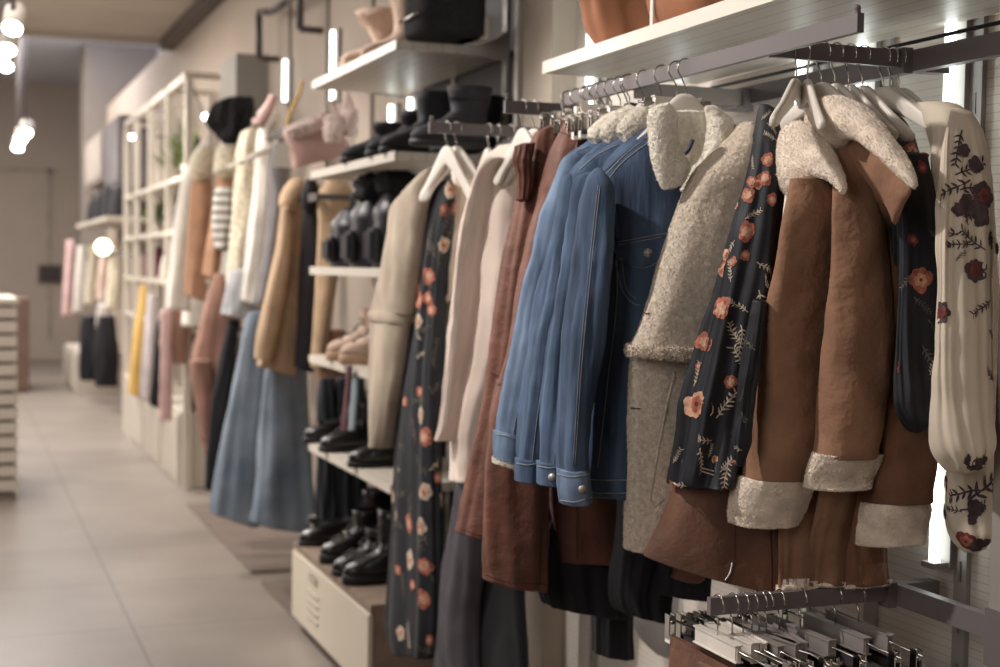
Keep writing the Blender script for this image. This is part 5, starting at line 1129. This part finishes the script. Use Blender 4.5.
def box_bag(loc, w_, d_, h, m_, label, group=None):
    t = thing('handbag', label, 'bag', loc, group); c = V(loc); rg = []
    for k in range(9):
        q = k/8; a = d_*(1-.3*q*q); b = w_*(1-.1*q)
        rg.append([c+V((math.copysign(abs(cos(x))**.6, cos(x))*a, math.copysign(abs(sin(x))**.6, sin(x))*b, h*q)) for x in [2*pi*j/24 for j in range(24)]])
    MB().rings(rg, 0, True, True).build('bag_body', m_, t)
    MB().tube(crv([tuple(c+V((-d_*.4, -w_*.5, h-.01))), tuple(c+V((-d_*.4, 0, h+.1))), tuple(c+V((-d_*.4, w_*.5, h-.01)))], 6), .008, 6).build('handle', m_, t)
box_bag((1.6, 9.85, 2.15), .12, .08, .17, FURB, 'black handbag on the upper shelf of the white tower beside its post')
box_bag((1.6, 10.0, 1.79), .14, .08, .18, FURB, 'black handbag on the middle shelf of the white tower')
box_bag((1.6, 10.8, 1.78), .15, .08, .2, DARKP, 'dark handbag second along the middle shelf of the tower')
box_bag((1.58, 11.2, 1.42), .15, .09, .18, WHITEP, 'white round bag low on the white tower', None)
box_bag((1.58, 12.2, 1.42), .13, .08, .26, mat('bag_maroon', (112, 52, 66), .7), 'maroon bag on the low shelf of the white tower')
box_bag((1.60, 12.9, 1.42), .12, .08, .2, mat('bag_taupe', (140, 120, 108), .7), 'taupe bag at the far end of the white tower')
c = at(196, 326, Y=9.3); box_bag((c.x, c.y, c.z), .1, .09, .2, WHITEW, 'small white handbag in front of the rose brown clothes')
g1('mauve_top', 'rose brown top hanging at the near corner of the white tower', 'top', 9.55, [K(296, 170, 188, .03), K(320, 164, 190, .06, .006), K(345, 160, 188, .07, .008), K(363, 168, 186, .06, .006)], MAUVE, seed=400)
g1('dusty_pink_scarf', 'pink patterned scarf hanging down behind the near tower post', 'scarf', 9.5, [K(310, 160, 172, .02), K(380, 160, 172, .03, .004), K(420, 160, 172, .03, .004)], PINK, seed=402)
g1('black_dress', 'black dress hanging just inside the near end of the white tower', 'dress', 9.75, [K(300, 186, 200, .03), K(360, 184, 200, .05, .006), K(410, 186, 198, .05, .006)], BLACKF, seed=404)
g1('mustard_trousers', 'mustard yellow trousers hanging in the white tower', 'trousers', 11.9, [K(285, 140, 150, .03), K(310, 137, 149, .05, .004), K(350, 132, 144, .06, .005), (128, 392, 139, 398, .06, .005)], YELLOW, seed=406)
g1('pale_blouse', 'pale grey pink blouse right of the mustard trousers', 'blouse', 11.1, [K(295, 147, 156, .03), K(320, 145, 159, .05, .004), K(360, 142, 157, .06, .006), (140, 398, 153, 404, .05, .006)], mat('cloth_pale_lilac', (206, 196, 198), .85), seed=408)
g1('black_trousers', 'black trousers inside the white tower near the bottom', 'trousers', 10.4, [K(320, 156, 166, .03), K(380, 152, 164, .05, .005), (150, 404, 162, 410, .05, .005)], BLACKF, seed=410)

# ================================================================== furthest rack
mrail('far bar carrying pink, white and cream jackets past the tower', (1.45, 14.4, 1.66), (1.45, 17.6, 1.66))
t = thing('wall_shelf', 'far shelf with black bags above the pink and cream jackets', 'shelf', (1.6, 15, 1.95))
mb = MB(); mb.box((1.35, 14.0, 1.95), (WX, 17.6, 1.99)); mb.build('shelf_board', WHITEP, t)
FR = 'jackets on the far rack'
for i, (y, x0, x1, ya, yb, m_, lb) in enumerate(((17.2, 62, 76, 240, 316, PINK, 'pink jacket leftmost on the far rack'), (16.6, 73, 87, 246, 312, WHITEW, 'white jacket second on the far rack'), (15.9, 85, 97, 246, 304, FURW, 'cream jacket third on the far rack'), (15.3, 96, 108, 248, 300, mat('blush_cloth', (220, 190, 172), .9), 'blush jacket fourth on the far rack'), (14.8, 106, 121, 248, 308, FURW, 'cream jacket rightmost on the far rack'))):
    g1('jacket', lb, 'jacket', y, [K(ya, (x0+x1)/2-3, x1-2, .04), K(ya+10, x0+4, x1, .08, .005), K((ya+yb)/2, x0+2, x1, .09, .01), K(yb, x0, x1-3, .09, .01)], m_, FR, seed=420+i, N=40, M=6)
for i, (x, y0, y1, yy, lb) in enumerate(((90, 316, 380, 16, 'long black skirt hanging low on the far rack'), (106, 316, 386, 15, 'second long black skirt on the far rack, nearer one'))):
    g1('black_skirt', lb, 'skirt', yy, [K(y0, x-8, x+9, .1), K((y0+y1)/2, x-10, x+12, .2, .03), K(y1, x-10, x+12, .09, .01)], BLACKF, 'long black skirts on the far rack', seed=430+i, N=40, M=6)
box_bag(at(104, 330, Y=15.2), .2, .08, .28, mat('pale_shirt', (196, 186, 180), .9), 'pale folded bag hanging below the cream jackets')
for i, (y, h, lb) in enumerate(((14.5, .3, 'black bag nearest on the far shelf'), (15.3, .36, 'black bag second on the far shelf'), (16.2, .3, 'black bag third on the far shelf'), (17.1, .26, 'black bag leftmost on the far shelf'))):
    box_bag((1.55, y, 1.99), .3, .12, h, FURB, lb, 'black bags on the far shelf')
t = thing('grey_cabinet', 'grey box unit on the wall above the far shelf', 'cabinet', (1.6, 16.8, 2.45)); mb = MB(); mb.box((1.5, 16.0, 2.45), (WX-.001, 18.2, 3.0)); mb.build('cabinet_body', mat('grey_unit', (142, 130, 122), .7), t)
mb = MB(); mb.box((1.49, 16.05, 2.5), (1.499, 18.15, 2.95)); mb.build('door', mat('grey_unit_front', (158, 146, 136), .7), t)
t = thing('dark_cabinet', 'dark box unit right of the grey one above the far shelf', 'cabinet', (1.6, 14.8, 2.3)); mb = MB(); mb.box((1.5, 14.3, 2.3), (WX-.001, 15.7, 3.0)); mb.build('cabinet_body', mat('dark_unit', (104, 96, 98), .7), t)
mb = MB(); mb.box((1.49, 14.35, 2.35), (1.499, 15.65, 2.95)); mb.build('door', mat('dark_unit_front', (112, 104, 106), .7), t)
t = thing('low_cabinet', 'low pale cabinet on the floor under the far rack', 'cabinet', (1.5, 17.5, 0)); mb = MB(); mb.box((1.3, 16.8, 0), (WX-.001, 18.7, .5)); mb.build('cabinet_body', WHITEP, t); mb = MB(); mb.box((1.28, 16.85, .05), (1.299, 18.65, .47)); mb.build('door', WHITEP, t)
t = thing('globe_lamp', 'round glowing globe lamp in front of the cream jackets', 'lamp', (1.2, 13.4, 1.5)); c = at(103, 247, Y=13.6)
MB().ball(c, .075, 0, (1, 1, 1), 20, 12).build('globe', GLOBE, t); MB().tube([c+V((0, 0, -.07)), V((WX, c.y, c.z-.07))], .012, 8).build('stem', RAIL, t); MB().tube([V((WX-.03, c.y, c.z-.07)), V((WX-.001, c.y, c.z-.07))], .05, 20).build('base', RAIL, t)
t = thing('wall_sign', 'small dark framed sign on the far wall', 'sign', at(50, 285, Y=23.2)); c = at(50, 274, Y=23.25)
mb = MB(); mb.box((c.x-.15, 23.24, c.z-.12), (c.x+.15, 23.27, c.z+.12)); mb.build('panel', DARKP, t); mb = MB(); mb.box((c.x-.18, 23.26, c.z-.15), (c.x+.18, 23.29, c.z+.15)); mb.build('frame', WOODB, t)

# ================================================================== left side of the aisle
t = thing('slatted_counter', 'pale slatted display counter cut by the left edge of the photo', 'counter', (-.2, 9.9, 0))
cx = at(17, 500, Z=0)
mb = MB(); mb.box((-.9, 9.5, 0), (cx.x-.02, 10.6, 1.24)); mb.build('counter_body', mat('counter_inner', (128, 116, 106), .7), t)
for k in range(13):
    z = .06+k*.093; mb = MB(); mb.rbox((-.92, 9.475, z), (cx.x, 9.5, z+.07), .004); mb.rbox((cx.x-.02, 9.5, z), (cx.x+.003, 10.6, z+.07), .004); mb.build('slat', WHITEP, t)
mb = MB(); mb.rbox((-.95, 9.45, 1.26), (cx.x+.01, 10.62, 1.30), .004); mb.build('counter_top', WHITEP, t)
t = thing('wooden_cupboard', 'brown wooden cupboard standing behind the slatted counter', 'cupboard', (.3, 17.5, 0)); c = at(29, 357, Y=17.3)
mb = MB(); mb.box((-.3, 17.3, 0), (c.x, 18.2, 1.1)); mb.build('cupboard_body', WOODB, t); mb = MB(); mb.box((-.28, 17.28, .05), (c.x-.02, 17.299, 1.06)); mb.build('door', WOODB, t)
for i, (x, z0, m_, lb) in enumerate(((-.0, 1.3, mat('folded_rose', (176, 140, 130), .9), 'folded rose garment on the slatted counter'), (.13, 1.3, WHITEW, 'folded white garment at the counter edge'))):
    mb = MB(); mb.rings([[V((x+a*cos(q)*.13, 9.8+a*.16*sin(q), z0+z)) for q in [2*pi*j/20 for j in range(20)]] for z, a in ((0, .95), (.03, 1.05), (.07, .9), (.11, .5), (.13, .1))], 0, True, True)
    tag(mb.build('folded_garment', m_), lb, 'clothing')
def spotlamp(loc, label, d=(-.15, -.6, -.75), r=.05):
    t = thing('ceiling_spotlight', label, 'light', loc, 'ceiling spotlights'); c = V(loc); d = V(d).normalized(); top = CZ if c.y < 12.9 else 4.35
    MB().tube([V((c.x, c.y, top)), c+V((0, 0, .03))], .012, 8).build('stem', RAIL, t)
    MB().tube([c-d*.13, c-d*.1, c+d*.02], [r*.6, r, r], 16).build('lamp_head', WHITEP, t)
    MB().tube([c+d*.018, c+d*.026], r*.85, 16).build('lens', BULB, t)
for x, y, Y, lb in ((13, 25, 7.0, 'ceiling spotlight highest at the left edge'), (8, 47, 8.2, 'ceiling spotlight second from the top left'), (1, 55, 8.6, 'ceiling spotlight cut by the left photo edge'), (6, 64, 9.4, 'ceiling spotlight lowest of the upper left cluster'), (26, 131, 15.5, 'far hanging spotlight, upper one of the pair'), (21, 138, 16.5, 'far hanging spotlight, middle one'), (18, 146, 17.5, 'far hanging spotlight, lower one')):
    spotlamp(at(x, y, Y=Y), lb, r=.05 if Y < 12 else .07)
for x, y, X, lb in ((132, 137, 1.40, 'small bright clip lamp at the top of the white tower'), (206, 117, 1.38, 'small bright clip lamp left of the black fur coat')):
    c = at(x, y, X=X); t = thing('clip_lamp', lb, 'light', c, 'clip lamps'); MB().ball(c, .022, 0, (1, 1, 1), 12, 8).build('bulb', emit('clip_bulb', (255, 255, 240), 12), t); MB().tube([c, V((WX-.02, c.y, c.z+.02))], .008, 6).build('stem', RAIL, t)
